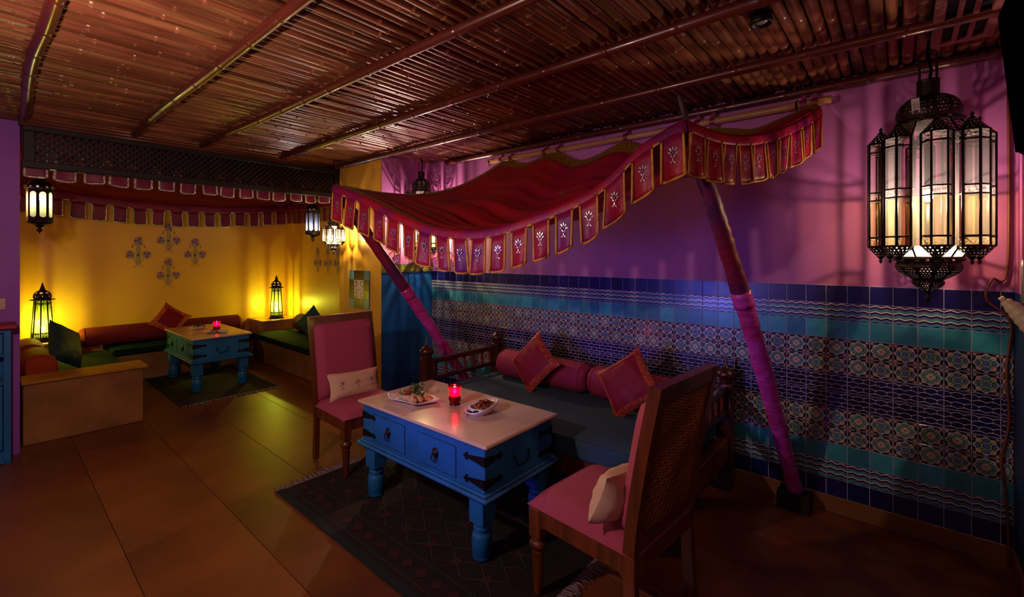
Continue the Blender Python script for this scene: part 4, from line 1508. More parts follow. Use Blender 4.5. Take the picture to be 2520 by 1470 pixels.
def tower_lantern(label, loc, power, phase):
    t = thing('tower_lantern', label, 'lantern', loc, phase)
    MB().lathe([(0.001, 0.0), (0.112, 0.0), (0.112, 0.010), (0.098, 0.016), (0.092, 0.040), (0.088, 0.048)], 8, smooth=False, phase=0.5).build('foot', 'lantern_metal', t)
    n, ra, rb, za, zb = 8, 0.088, 0.064, 0.046, 0.455
    fr = MB()
    for k in range(n):
        a0, a1 = 2 * PI * (k - 0.5) / n, 2 * PI * (k + 0.5) / n

        def p(a, z):
            rr_ = ra + (rb - ra) * (z - za) / (zb - za)
            return Vector((rr_ * math.cos(a), rr_ * math.sin(a), z))
        fr.tube([p(a0, za), p(a0, zb)], 0.0065, 5)
        for z in (za, 0.098, zb):
            fr.tube([p(a0, z), p(a1, z)], 0.0045, 4)
        # pierced rosettes low down, arches on top
        mid = (p(a0, 0.072) + p(a1, 0.072)) / 2
        ex = (p(a1, 0.072) - p(a0, 0.072)).normalized()
        pts = [mid * 1.01 + ex * 0.019 * math.cos(i * PI / 6) + Vector((0, 0, 0.019 * math.sin(i * PI / 6))) for i in range(13)]
        fr.tube(pts, 0.0035, 4, 0, False)
        for i in range(4):
            an = PI / 4 + i * PI / 2
            fr.tube([mid * 1.01, mid * 1.01 + ex * 0.030 * math.cos(an) + Vector((0, 0, 0.030 * math.sin(an)))], 0.003, 4)
        m2 = (p(a0, 0.38) + p(a1, 0.38)) / 2
        w2 = (p(a1, 0.38) - p(a0, 0.38)).length / 2
        for zz, rr_ in ((0.385, 1.0), (0.405, 0.9), (0.415, 0.5)):
            pts = [m2 * 1.0 + ex * w2 * rr_ * math.cos(i * PI / 8) + Vector((0, 0, zz - 0.38 + w2 * 1.2 * rr_ * math.sin(i * PI / 8))) for i in range(9)]
            fr.tube(pts, 0.003, 4, 0, False)
        MB().add([p(a0, za), p(a1, za), p(a1, zb), p(a0, zb)], [(0, 1, 2, 3)]).build('green_pane', 'pane_green', t)
    fr.build('frame', 'lantern_metal', t)
    br = MB().lathe([(0.060, 0.455), (0.104, 0.462), (0.104, 0.470), (0.066, 0.476)], 8, smooth=False, phase=0.5)
    br.build('brim', 'lantern_metal', t)
    dm = MB().lathe([(0.066, 0.474), (0.076, 0.492), (0.076, 0.512), (0.070, 0.532), (0.058, 0.550), (0.040, 0.564), (0.026, 0.572), (0.018, 0.60), (0.010, 0.63), (0.001, 0.66)], 32, skip=lambda k, i: (i in (1, 3) and k % 4 in (1, 2)))
    dm.build('dome', 'lantern_metal', t)
    MB().tube([(0.024 * math.cos(i * PI / 8) + 0.018, 0, 0.606 + 0.024 * math.sin(i * PI / 8)) for i in range(17)], 0.002, 5, 0, False).build('ring', 'lantern_metal', t)
    MB().ball((0, 0, 0.135), (0.020, 0.020, 0.034), 10, 8).build('bulb', 'bulb_warm', t)
    point('lantern_light', (0, 0, 0.20), (1.0, 0.70, 0.40), power, 0.012, t)
    return t


tower_lantern('green glass tower lantern on the left corner box behind the teal cushion', (-3.33, -2.818, 0.532), 26.0, R(10))
tower_lantern('green glass tower lantern on the right corner box of the alcove', (-3.30, -0.335, 0.532), 26.0, R(22))


# ------------------------------------------------------------------ red canopy
def valance(parent, P, out, N, band, drop, cloth, trim, slotw=0.34, tw=0.016, seed=1, seq=True, amp=0.012, nb=3, skipf=(), both=False):
    """hanging scalloped border: P(t) top edge, out = horizontal unit normal facing the room"""
    rr = random.Random(seed)
    out = Vector(out)

    def at(t, d, wob=0.0):
        p = Vector(P(t))
        tang = (Vector(P(min(1, t + 0.01))) - Vector(P(max(0, t - 0.01)))).normalized()
        return p + Vector((0, 0, -d)) + out * wob
    bnd = MB()
    nu = N * nb * 2

    def bw(t, d):
        return 0.008 + amp * 0.5 * math.sin(t * N * 2 * PI * 0.5 + seed) * d / drop
    bnd.sheet(lambda u, v: at(u, band * v, bw(u, band * v) * min(1, v * 2)), nu, 4)
    bo = bnd.build('valance_band', cloth, parent)
    solid(bo, 0.003)
    for k in range(N):
        ta, tb = (k + slotw / 2) / N, (k + 1 - slotw / 2) / N
        if k == 0:
            ta = 0.004
        if k == N - 1:
            tb = 0.996
        sway, tip = rr.uniform(-0.010, 0.010), rr.uniform(-0.008, 0.014)
        ph = rr.uniform(0, 6)
        tang = (Vector(P(min(1, tb))) - Vector(P(max(0, ta)))).normalized()
        th = Vector((tang.x, tang.y, 0)).normalized()
        flare = rr.uniform(0.96, 1.12)

        def fp(u, v, k=k, ta=ta, tb=tb, sway=sway, tip=tip, ph=ph, th=th, flare=flare):
            t = ta + (tb - ta) * u
            d = band + (drop - band) * v
            tm = (ta + tb) / 2
            # hems hang level with the middle of the flap more than with the sloping edge
            q = at(t, d, bw(t, band) * (1 - v) + 0.006 * v + tip * v + amp * v * math.sin(u * 5 + ph))
            half = (Vector(P(tb)) - Vector(P(ta))).length / 2
            q += th * (sway * v + (u - 0.5) * 2 * half * (flare - 1) * v)
            rnd = 0.012 * v * (abs(2 * u - 1) ** 4)
            q.z += rnd
            return q
        fl_ = MB()
        fl_.sheet(fp, 6, 6)
        fo = fl_.build('flap', cloth, parent)
        solid(fo, 0.003)
        half = (Vector(P(tb)) - Vector(P(ta))).length
        du = min(0.25, tw / half)
        dv = tw / (drop - band)
        tm_ = MB()
        for (u0, u1, v0, v1, a_, b_) in ((0, du, 0, 1, 1, 8), (1 - du, 1, 0, 1, 1, 8), (du, 1 - du, 1 - dv, 1, 6, 1)):
            for s_ in ((-1, 1) if both else (1,)):
                tm_.sheet(lambda u, v, u0=u0, u1=u1, v0=v0, v1=v1, s_=s_: fp(u0 + (u1 - u0) * u, v0 + (v1 - v0) * v) + out * 0.0035 * s_, a_, b_)
        to = tm_.build('trim', trim, fo)
        solid(to, 0.0035)
        if seq:
            sq = MB()
            c = Vector(fp(0.5, 0.42)) + out * 0.006
            for (dx, dz, r_, sx_, rot_, m_) in ((0, 0.028, 0.009, 0.42, PI / 2, 0), (-0.011, 0.022, 0.009, 0.42, 2.1, 0), (0.011, 0.022, 0.009, 0.42, 1.05, 0), (-0.015, 0.008, 0.008, 0.42, 2.5, 0),
                                                (0.015, 0.008, 0.008, 0.42, 0.65, 0), (0, 0.010, 0.007, 0.6, PI / 2, 1), (-0.006, -0.006, 0.007, 0.42, 2.2, 0), (0.006, -0.006, 0.007, 0.42, 0.95, 0), (0, -0.022, 0.007, 0.35, PI / 2, 0), (-0.007, -0.033, 0.006, 0.5, 0.7, 0), (0.007, -0.033, 0.006, 0.5, 2.4, 0)):
                pts = []
                for i in range(6):
                    a = 2 * PI * i / 6
                    px, pz = r_ * math.cos(a), r_ * sx_ * math.sin(a)
                    X_, Z_ = dx + px * math.cos(rot_) - pz * math.sin(rot_), dz + px * math.sin(rot_) + pz * math.cos(rot_)
                    pts.append(c + th * X_ + Vector((0, 0, Z_)) + out * (rr.uniform(0, 0.0012)))
                sq.poly(pts, m_)
            sq.build('sequin_motif', ['sequin', 'sequin_blue'], fo)
        if k < N - 1:
            s0, s1 = tb, (k + 1 + slotw / 2) / N
            tr0 = MB().sheet(lambda u, v, s0=s0, s1=s1: at(s0 + (s1 - s0) * u, band - tw * (1 - v), bw(s0 + (s1 - s0) * u, band)) + out * 0.0035, 4, 1)
            solid(tr0.build('slot_trim', trim, parent), 0.0035)


A0, B0, R0, L0 = (3.24, -1.25), (1.0, -1.68), (3.58, -0.08), (1.04, -0.08)
FZ = [(0.0, 2.078), (0.022, 2.072), (0.053, 2.036), (0.093, 1.985), (0.142, 1.885), (0.188, 1.813), (0.25, 1.755), (0.306, 1.714), (0.416, 1.648), (0.507, 1.632), (0.624, 1.665), (0.738, 1.75), (0.835, 1.843), (0.928, 1.923), (1.0, 1.977)]
GZ = [(0.0, 2.078), (0.178, 2.06), (0.34, 2.074), (0.503, 2.112), (0.702, 2.191), (0.886, 2.283), (1.0, 2.355)]
LZ = [(0.0, 1.977), (0.064, 1.974), (0.232, 1.960), (0.418, 1.972), (0.635, 2.051), (0.798, 2.158), (1.0, 2.335)]
BX = [(1.04, 2.335), (1.083, 2.358), (1.204, 2.362), (1.406, 2.315), (1.59, 2.350), (1.736, 2.358), (1.936, 2.265), (2.087, 2.275), (2.353, 2.346), (2.558, 2.270), (2.882, 2.32), (2.98, 2.335), (3.224, 2.286), (3.379, 2.322), (3.494, 2.357), (3.55, 2.373), (3.58, 2.355)]


def mix2(a, b, t):
    return (a[0] + (b[0] - a[0]) * t, a[1] + (b[1] - a[1]) * t)


def Fe(t):
    p = mix2(A0, B0, t)
    return Vector((p[0], p[1], lerp(FZ, t)))


def Ge(t):
    p = mix2(A0, R0, t)
    return Vector((p[0], p[1], lerp(GZ, t)))


def Le(t):
    p = mix2(B0, L0, t)
    return Vector((p[0], p[1], lerp(LZ, t)))


def Ke(t):
    x_ = R0[0] + (L0[0] - R0[0]) * t
    return Vector((x_, -0.08, lerp(BX, x_)))


def patch(t, s, lift=0.0):
    """t: along the front edge from the right pole to the left pole, s: from the front edge to the wall"""
    c = (1 - s) * Fe(t) + s * Ke(t) + (1 - t) * Ge(s) + t * Le(s)
    c -= (1 - t) * (1 - s) * Fe(0) + t * (1 - s) * Fe(1) + (1 - t) * s * Ke(0) + t * s * Ke(1)
    w = math.sin(PI * t) * math.sin(PI * s)
    c.z -= 0.06 * w
    c.z += 0.010 * w * math.sin(s * 46 + 5 * t + 2.5 * math.sin(t * 5)) + 0.006 * math.sin(PI * t) * min(1, s * 14) * min(1, (1 - s) * 14) * math.sin(s * 75 - 8 * t)
    c.z += 0.012 * w * math.sin(t * 9 + s * 16) + 0.008 * w * math.sin(s * 34 - t * 7) + 0.010 * w * math.sin(t * 30 + 3 * math.sin(s * 5)) * (1 - s)
    c.z += lift
    return c


cn = thing('tent_canopy', 'red silk canopy with gold edged scalloped flaps slung over the daybed', 'canopy', (0, 0, 0))
b = MB().sheet(lambda u, v: patch(u, v), 70, 90)
solid(b.build('canopy_top', 'canopy_top_silk', cn), 0.004)
gb = MB()
gb.sheet(lambda u, v: patch(u, 0.94 + 0.06 * v, 0.005), 80, 3)
gb.sheet(lambda u, v: patch(0.95 + 0.05 * v, u, 0.006), 60, 3)
gb.sheet(lambda u, v: patch(0.36 + 0.62 * u, 0.008 + 0.03 * v, 0.006), 60, 2)
gb.build('gold_border', 'gold_brocade', cn)
sm = MB()
rr = random.Random(4)
for (t_, s_, r_) in ((0.25, 0.62, 0.05), (0.42, 0.35, 0.03), (0.58, 0.75, 0.03), (0.63, 0.42, 0.028), (0.74, 0.25, 0.028), (0.79, 0.62, 0.03), (0.93, 0.93, 0.035), (0.88, 0.42, 0.026), (0.35, 0.82, 0.03), (0.70, 0.86, 0.05), (0.87, 0.80, 0.06)):
    for i in range(14):
        u_, v_ = t_ + rr.uniform(-1, 1) * r_ * 0.5, min(0.93, s_ + rr.uniform(-1, 1) * r_ * 1.4)
        a_ = rr.uniform(0, PI)
        q = [patch(u_ + 0.0032 * math.cos(a_ + k_ * PI / 2), v_ + 0.008 * math.sin(a_ + k_ * PI / 2) * (0.5 if k_ % 2 else 1), 0.005) for k_ in range(4)]
        sm.poly(q)
sm.build('sequin_scatter', 'gold_brocade', cn)['kind'] = 'stuff'
valance(cn, Fe, Vector((0.43, -2.24, 0)).normalized() * 1.0, 18, 0.052, 0.245, 'canopy_silk', 'gold_trim', slotw=0.24, tw=0.0115, seed=3)
valance(cn, Ge, Vector((1.17, -0.34, 0)).normalized() * 1.0, 10, 0.052, 0.238, 'canopy_silk', 'gold_trim', slotw=0.13, tw=0.010, seed=7, amp=0.012, both=True)
for x_ in (1.083, 1.204, 1.59, 1.736, 2.353, 2.882, 2.98, 3.494, 3.55):
    tb_ = MB().tube([(0, 0.026 * math.sin(i * PI / 7), 2.388 + 0.026 * math.cos(i * PI / 7)) for i in range(15)], 0.004, 5, 0, False)
    tb_ = MB()
    pr = [(0.029 * math.cos(i * PI / 6), 0.029 * math.sin(i * PI / 6)) for i in range(13)]
    for i in range(12):
        (ya, za), (yb, zb_) = pr[i], pr[i + 1]
        tb_.poly([(-0.016, ya, za), (0.016, ya, za), (0.016, yb, zb_), (-0.016, yb, zb_)])
    tb_.box((0, 0.012, 0.04), (0.026, 0.004, 0.05))
    tb_.box((0, -0.012, -0.035), (0.030, 0.005, 0.03))
    tb_.build('hanging_tab', 'maroon_silk', cn, (x_, -0.058, 2.388))

# bamboo pole on the wall from which the canopy hangs
bp = MB()
pts, rd = [], []
xs = [0.905, 1.30, 1.315, 1.33, 1.86, 1.875, 1.89, 2.42, 2.435, 2.45, 2.98, 2.995, 3.01, 3.40, 3.415, 3.43, 3.63]
for i, x_ in enumerate(xs):
    pts.append((x_, -0.058, 2.388 + 0.004 * math.sin(x_ * 2)))
    rd.append(0.0255 if i % 3 == 2 and i < 15 else 0.0225)
bp.tube(pts, rd, 14)
bpo = tag(bp.build('bamboo_pole', 'pale_bamboo'), 'pale bamboo pole fixed along the pink wall holding the canopy', 'bamboo pole')
for x_ in (0.93, 3.46):
    MB().tube([(x_, -0.002, 2.43), (x_, -0.03, 2.425), (x_, -0.075, 2.405), (x_, -0.086, 2.385), (x_, -0.075, 2.362), (x_, -0.055, 2.358)], 0.005, 6).build('hook', 'iron', bpo)


def tent_pole(label, foot, top, split, tip, base, seed):
    rr_ = random.Random(seed)
    t = thing('tent_pole', label, 'pole', (foot[0], foot[1], 0))
    F, T_ = Vector(foot), Vector(top)
    org = Vector((foot[0], foot[1], 0))
    d = (T_ - F)

    def seg(u0, u1, r0, r1, n):
        pts_, rd_ = [], []
        for i in range(n + 1):
            u = u0 + (u1 - u0) * i / n
            p = F + d * u
            p.x += 0.018 * math.sin(u * PI)
            p.z += 0.0
            pts_.append(p - org)
            rd_.append((r0 + (r1 - r0) * i / n) * (1 + 0.03 * math.sin(u * 31 + seed) + rr_.uniform(-0.008, 0.008)))
        return pts_, rd_

    def wrap(u0, u1, r0, r1, n, nm, m_):
        p_, r_ = seg(u0, u1, r0, r1, n)
        o = MB().tube(p_, r_, 26).build(nm, m_, t)
        # gathered folds in the cloth
        for v in o.data.vertices:
            c = v.co.copy()
            q = noise.noise(Vector((c.x * 22 + seed, c.y * 22, c.z * 34 + c.x * 20)))
            q2 = noise.noise(Vector((c.x * 40, c.y * 40 + 5, c.z * 70)))
            v.co.x += 0.004 * q + 0.003 * q2
            v.co.y += 0.004 * noise.noise(Vector((c.x * 24, c.y * 24 + 5, c.z * 30))) + 0.003 * q2
        return o
    wrap(0.0, split, 0.041, 0.045, 90, 'satin_wrap', 'satin_magenta')
    p_, r_ = seg(split - 0.02, split + 0.02, 0.049, 0.047, 4)
    MB().tube(p_, r_, 18).build('cuff', 'satin_magenta', t)
    wrap(split + 0.01, 1.0, 0.044, 0.036, 60, 'upper_sleeve', 'sleeve_silk')
    if tip:
        e = d.normalized()
        MB().tube([T_ - e * 0.06 - org, T_ + e * tip * 0.5 - org, T_ + e * tip - org], [0.014, 0.013, 0.011], 10).build('wood_tip', 'pole_wood', t)
    MB().rbox(base[0], base[1], 0.006).build('base_block', 'recess_dark', t)
    return t


tent_pole('magenta satin wrapped tent pole leaning from the floor at the tiles on the right', (3.455, -0.085, 0.10), (3.215, -1.165, 2.07), 0.60, 0.15, ((0.0, 0.0, 0.05), (0.17, 0.13, 0.10)), 2)
tent_pole('magenta satin wrapped tent pole leaning out from behind the daybed on the left', (0.86, -0.10, 0.06), (1.02, -1.63, 1.90), 0.62, 0.0, ((0.0, 0.0, 0.03), (0.14, 0.12, 0.06)), 5)

# ------------------------------------------------------------------ alcove: lattice screen and its cloth canopy
ls = thing('lattice_screen', 'dark wooden lattice screen spanning the top of the alcove opening', 'screen', (-0.85, -1.86, 2.13))
y0, y1 = -1.195, 1.205
fr = MB().rbox((0, 0.005, 0.025), (0.05, 2.41, 0.05), 0.004).rbox((0, 0.005, 0.285), (0.05, 2.41, 0.04), 0.004)
fr.rbox((0, y0 + 0.03, 0.155), (0.05, 0.06, 0.22), 0.004).rbox((0, y1 - 0.02, 0.155), (0.05, 0.04, 0.22), 0.004)
fr.build('screen_frame', 'screen_wood', ls)
sl_me = MB().box((0, 0, 0), (0.009, 0.014, 0.308)).mesh('lattice_slat', ['screen_wood'])
i = 0
yy = -1.13 - 0.22
while yy < 1.20:
    for sg in (-1, 1):
        # clip each slanted slat to the opening
        ya, yb = (yy, yy + 0.216) if sg > 0 else (yy + 0.216, yy)
        za, zb_ = 0.05, 0.266
        lo, hi = -1.135, 1.165
        f0, f1 = 0.0, 1.0
        for lim, s_ in ((lo, 1), (hi, -1)):
            if (ya - lim) * s_ < 0 and (yb - lim) * s_ < 0:
                f0 = 2
            elif (ya - lim) * s_ < 0:
                f0 = max(f0, (lim - ya) / (yb - ya))
            elif (yb - lim) * s_ < 0:
                f1 = min(f1, (lim - ya) / (yb - ya))
        if f0 < f1 - 0.1:
            pa = (ya + (yb - ya) * f0, za + (zb_ - za) * f0)
            pb = (ya + (yb - ya) * f1, za + (zb_ - za) * f1)
            L = math.hypot(pb[0] - pa[0], pb[1] - pa[1])
            o = link('lattice_slat', sl_me, ls, (0.005 * sg, (pa[0] + pb[0]) / 2, (pa[1] + pb[1]) / 2), (-math.atan2(pb[0] - pa[0], pb[1] - pa[1]), 0, 0))
            o.scale = (1, 1, L / 0.308)
    yy += 0.048

ac2 = thing('alcove_canopy', 'maroon cloth canopy with silver edged flaps hung under the alcove ceiling', 'canopy', (0, 0, 0))


def E1(t):
    return Vector((-0.93, -3.06 + 2.36 * t, 2.43 - 0.02 * math.sin(PI * t) + 0.006 * math.sin(t * 40)))


def E2(t):
    return Vector((-3.45, -3.00 + 2.88 * t, 2.275 - 0.10 * math.sin(PI * t) - 0.005 * math.sin(t * 40)))


def E3(t):
    return Vector((-3.45 + 2.50 * t, -0.12, 2.275 - 0.04 * math.sin(PI * t) + 0.03 * t))


def E4(t):
    return Vector((-3.45 + 2.50 * t, -3.07, 2.275 - 0.04 * math.sin(PI * t) + 0.03 * t))


b = MB().sheet(lambda u, v: Vector((-3.45 + 2.52 * v, -3.06 + 2.94 * u - (0.12 + 0.46 * u - 0.12) * v * 0 , 2.272 - 0.10 * math.sin(PI * u) * (1 - v) + 0.058 * v - 0.05 * math.sin(PI * v) * math.sin(PI * u))), 30, 24)
b.build('canopy_top', 'maroon_cloth', ac2)
valance(ac2, E1, (1, 0, 0), 15, 0.175, 0.365, 'maroon_silk', 'silver_trim', slotw=0.24, tw=0.013, seed=12, seq=False, amp=0.006)
valance(ac2, E2, (1, 0, 0), 15, 0.10, 0.30, 'maroon_silk', 'silver_trim', slotw=0.27, tw=0.013, seed=14, seq=False, amp=0.006)
valance(ac2, E3, (0, -1, 0), 13, 0.10, 0.29, 'maroon_silk', 'gold_brocade', slotw=0.27, tw=0.013, seed=15, seq=False, amp=0.006)
# ------------------------------------------------------------------ things on the tables
def votive(label, loc, power):
    t = thing('candle_glass', label, 'candle', loc, 0, 'ruby candle glasses')
    g = MB().lathe([(0.001, 0.004), (0.024, 0.003), (0.033, 0.0), (0.034, 0.006), (0.026, 0.012), (0.033, 0.022), (0.037, 0.034), (0.034, 0.060), (0.034, 0.088), (0.041, 0.108), (0.043, 0.118)], 28)
    o = g.build('glass_cup', 'glass_ruby', t)
    solid(o, 0.003, -1)
    MB().lathe([(0.001, 0.013), (0.027, 0.014), (0.031, 0.032), (0.030, 0.058), (0.001, 0.060)], 20).build('wax', 'wax', t)
    MB().lathe([(0.001, 0.066), (0.009, 0.074), (0.010, 0.084), (0.005, 0.098), (0.001, 0.110)], 10).build('flame', 'flame', t)
    MB().tube([(0, 0, 0.058), (0.001, 0, 0.068)], 0.001, 5).build('wick', 'ink', t)
    point('candle_light', (0, 0, 0.125), (1.0, 0.25, 0.30), power, 0.01, t)
    return t


votive('ruby glass candle burning on the near marble table', (1.893, -1.375, 0.594), 0.25)
votive('ruby glass candle burning on the marble table in the alcove', (-2.23, -1.44, 0.594), 0.25)


def leaf_tuft(b, c, r, n, rr, m=0, h=0.02):
    for i in range(n):
        a = rr.uniform(0, 2 * PI)
        q = rr.uniform(0, r)
        px, py, pz = c[0] + q * math.cos(a), c[1] + q * math.sin(a), c[2] + rr.uniform(0, h)
        s = rr.uniform(0.008, 0.016)
        d = rr.uniform(0, 2 * PI)
        t = rr.uniform(-0.5, 0.8)
        e = Vector((math.cos(d), math.sin(d), t)).normalized()
        f = e.cross(Vector((rr.uniform(-.4, .4), rr.uniform(-.4, .4), 1))).normalized()
        o = Vector((px, py, pz))
        up = e.cross(f) * s * 0.25
        b.add([o - e * s, o - e * s * 0.3 + f * s * 0.55, o + e * s * 0.5 + f * s * 0.5, o + e * s, o + e * s * 0.5 - f * s * 0.5, o - e * s * 0.3 - f * s * 0.55, o + up],
              [(0, 1, 6), (1, 2, 6), (2, 3, 6), (3, 4, 6), (4, 5, 6), (5, 0, 6)], m, True)


def blob(b, c, r, rr, m=0, n=8, k=5):
    o = len(b.v)
    b.ball(c, r, n, k, m)
    for i in range(o, len(b.v)):
        v = b.v[i]
        b.v[i] = v + (v - Vector(c)) * rr.uniform(-0.25, 0.25)


def wrap_platter(label, loc, rz):
    rr = random.Random(21)
    t = thing('snack_platter', label, 'plate', loc, rz)
    LX, LY = 0.29, 0.20

    def pl(u, v):
        a, c = 2 * u - 1, 2 * v - 1
        x_ = a * LX / 2 + 0.018 * c
        y_ = c * LY / 2 * (1 + 0.05 * math.cos(a * 3)) + 0.022 * math.sin(a * PI * 0.9)
        e = max(abs(a), abs(c))
        z = 0.008 + 0.016 * max(0, e - 0.62) / 0.38 + 0.012 * max(0, abs(a) * abs(c) - 0.5) * 2
        return (x_, y_, z)
    o = MB().sheet(pl, 28, 24).build('plate', 'porcelain', t)
    solid(o, 0.005, -1)
    for i in range(3):
        w = MB()
        y_ = -0.052 + i * 0.05
        pts = [(-0.095 + j * 0.019, y_ + 0.005 * math.sin(j + i) + 0.010 * math.sin((-0.095 + j * 0.019) * 10), 0.030 + rr.uniform(-0.002, 0.002)) for j in range(11)]
        rd = [0.010] + [0.022 + rr.uniform(-0.003, 0.003) for _ in range(9)] + [0.012]
        w.tube(pts, rd, 10)
        w.build('wrap', 'food_cream', t)
    for i in range(26):
        b_ = MB()
        c = (rr.uniform(-0.10, 0.10), rr.uniform(-0.065, 0.06), 0.046 + rr.uniform(0, 0.008))
        blob(b_, (0, 0, 0), (rr.uniform(0.007, 0.012), rr.uniform(0.006, 0.010), 0.006), rr)
        b_.build('tomato_piece' if i % 2 else 'pepper_piece', 'food_red' if i % 2 else ('leaf_green' if i % 4 else 'glaze_orange'), t, c)
    g = MB()
    leaf_tuft(g, (-0.02, 0.045, 0.052), 0.05, 70, rr, 0, 0.045)
    leaf_tuft(g, (0.0, 0.0, 0.05), 0.09, 40, rr, 0, 0.010)
    g.build('coriander', 'leaf_green', t)
    return t


wrap_platter('white wavy platter of dressed wraps with green herbs on the near marble table', (1.655, -1.50, 0.597), R(-8)).scale = (0.97, 0.93, 0.97)


def dip_bowl(label, loc, rz):
    rr = random.Random(9)
    t = thing('snack_bowl', label, 'bowl', loc, rz)

    def sh(u, v, inner):
        a = 2 * PI * u
        k = v
        rx, ry = 0.105, 0.072
        # egg-shaped outline, higher on the crisp side
        ex = rx * math.cos(a) + 0.012 * math.cos(2 * a)
        ey = ry * math.sin(a)
        lip = 0.040 + 0.020 * math.cos(a)
        q = (0.45 + 0.55 * k ** 0.6)
        if inner:
            return (ex * q * 0.93, ey * q * 0.93, 0.008 + (lip - 0.008) * k ** 1.6 + 0.001)
        return (ex * q, ey * q, lip * k ** 1.4)
    b = MB()
    b.sheet(lambda u, v: sh(u, v, False), 40, 8)
    b.sheet(lambda u, v: sh(u, v, True), 40, 8)
    b.sheet(lambda u, v: Vector(sh(u, 1, False)) * (1 - v) + Vector(sh(u, 1, True)) * v, 40, 2)
    b.poly([sh(i / 24, 0, True) for i in range(24)])
    # curved divider between the crisps and the dip
    b.sheet(lambda u, v: (-0.024 - 0.040 * (1 - (2 * u - 1) ** 2), (2 * u - 1) * 0.060, 0.006 + 0.034 * v), 16, 3)
    o = b.build('dish', 'porcelain', t)
    solid(o, 0.003)
    for i in range(34):
        c_ = MB()
        s = rr.uniform(0.014, 0.022)
        c_.sheet(lambda u, v, s=s: ((u - 0.5) * s * 2, (v - 0.5) * s * 1.3, 0.006 * math.sin(u * 4) * math.cos(v * 3)), 4, 3)
        a, q = rr.uniform(0, 2 * PI), rr.uniform(0, 1) ** 0.5
        c_.build('crisp', 'food_brown', t, (0.030 + 0.050 * q * math.cos(a), 0.045 * q * math.sin(a), 0.030 + 0.030 * (1 - q) + rr.uniform(0, 0.012)), (rr.uniform(-0.7, 0.7), rr.uniform(-0.7, 0.7), rr.uniform(0, 6)))
    sc_ = MB()
    blob(sc_, (-0.070, 0.010, 0.016), (0.020, 0.028, 0.010), rr, 0, 12, 6)
    sc_.build('dip', 'food_sauce', t)
    g = MB()
    leaf_tuft(g, (-0.060, -0.034, 0.024), 0.012, 14, rr, 0, 0.008)
    g.build('garnish', 'leaf_green', t)
    return t


dip_bowl('white oval divided bowl of brown crisps and red dip on the near marble table', (2.115, -1.375, 0.594), R(78))


def small_plate(label, loc, kind):
    rr = random.Random(31 + kind)
    t = thing('round_plate', label, 'plate', loc)
    o = MB().lathe([(0.001, 0.004), (0.045, 0.004), (0.070, 0.012), (0.098, 0.022)], 28).build('plate', 'porcelain', t)
    solid(o, 0.004, -1)
    if kind == 0:
        g = MB()
        leaf_tuft(g, (0, 0, 0.035), 0.06, 80, rr, 0, 0.035)
        g.build('salad_leaves', 'leaf_green', t)
        for i in range(8):
            b_ = MB()
            blob(b_, (0, 0, 0), 0.012, rr)
            a = rr.uniform(0, 6.28)
            b_.build('tomato_piece', 'food_red' if i % 2 else 'food_cream', t, (0.055 * math.cos(a), 0.055 * math.sin(a), 0.028))
    else:
        for i in range(14):
            b_ = MB()
            blob(b_, (0, 0, 0), (0.014, 0.012, 0.008), rr)
            a, q = rr.uniform(0, 6.28), rr.uniform(0, 0.055)
            b_.build('kebab_piece', 'food_red' if i % 3 == 0 else 'food_brown', t, (q * math.cos(a), q * math.sin(a), 0.018))
        o2 = MB().lathe([(0.001, 0.004), (0.028, 0.004), (0.045, 0.014), (0.052, 0.026)], 20).build('dip_dish', 'porcelain', t, (0.115, 0.075, 0))
        solid(o2, 0.003, -1)
        b_ = MB()
        blob(b_, (0, 0, 0.014), (0.030, 0.030, 0.008), rr, 0, 12, 6)
        b_.build('dip', 'food_red', o2)
        g = MB()
        leaf_tuft(g, (0.01, 0.02, 0.03), 0.02, 14, rr, 0, 0.02)
        g.build('garnish', 'leaf_green', t)
    return t


small_plate('white plate of green salad on the alcove table', (-2.56, -1.535, 0.594), 0)
small_plate('white plate of snacks with a dip dish before the candle on the alcove table', (-2.14, -1.505, 0.594), 1)

# ------------------------------------------------------------------ blue cabinet at the left
cb = thing('blue_cabinet', 'blue painted cabinet with a red top against the purple wall', 'cabinet', (-1.0, -3.55, 0))
sx0, sx1, w = -0.095, 0.10, 0.88
b = MB()
b.rbox((0.0, w / 2 - 0.015, 0.48), (0.19, 0.03, 0.96), 0.003)
b.rbox((0.0, -w / 2 + 0.015, 0.48), (0.19, 0.03, 0.96), 0.003)
b.rbox((-0.085, 0, 0.48), (0.015, w - 0.04, 0.96), 0.002)
for z in (0.05, 0.955):
    b.rbox((0.0, 0, z), (0.19, w - 0.04, 0.09 if z < 0.1 else 0.03), 0.003)
for z in (0.58, 0.78):
    b.rbox((0.0, 0, z), (0.185, w - 0.04, 0.024), 0.003)
for s_ in (-1, 1):
    b.rbox((0.090, s_ * (w / 2 - 0.018), 0.49), (0.014, 0.036, 0.94), 0.003)
b.build('carcass', 'table_blue', cb)
MB().rbox((0.022, 0.0, 0.985), (0.23, w + 0.06, 0.034), 0.006).build('top', 'red_paint', cb)
for s_ in (-1, 1):
    d = MB().rbox((0, 0, 0), (0.014, 0.395, 0.46), 0.003).build('door', 'table_blue', cb, (0.090, s_ * 0.203, 0.335))
    MB().ball((0.014, s_ * 0.155, 0.16), 0.011, 10, 6).build('knob', 'brass_dark', d)
    d = MB().rbox((0, 0, 0), (0.014, 0.395, 0.14), 0.003).build('drawer', 'table_blue', cb, (0.090, s_ * 0.203, 0.865))
    MB().ball((0.014, 0, 0), 0.011, 10, 6).build('knob', 'brass_dark', d)
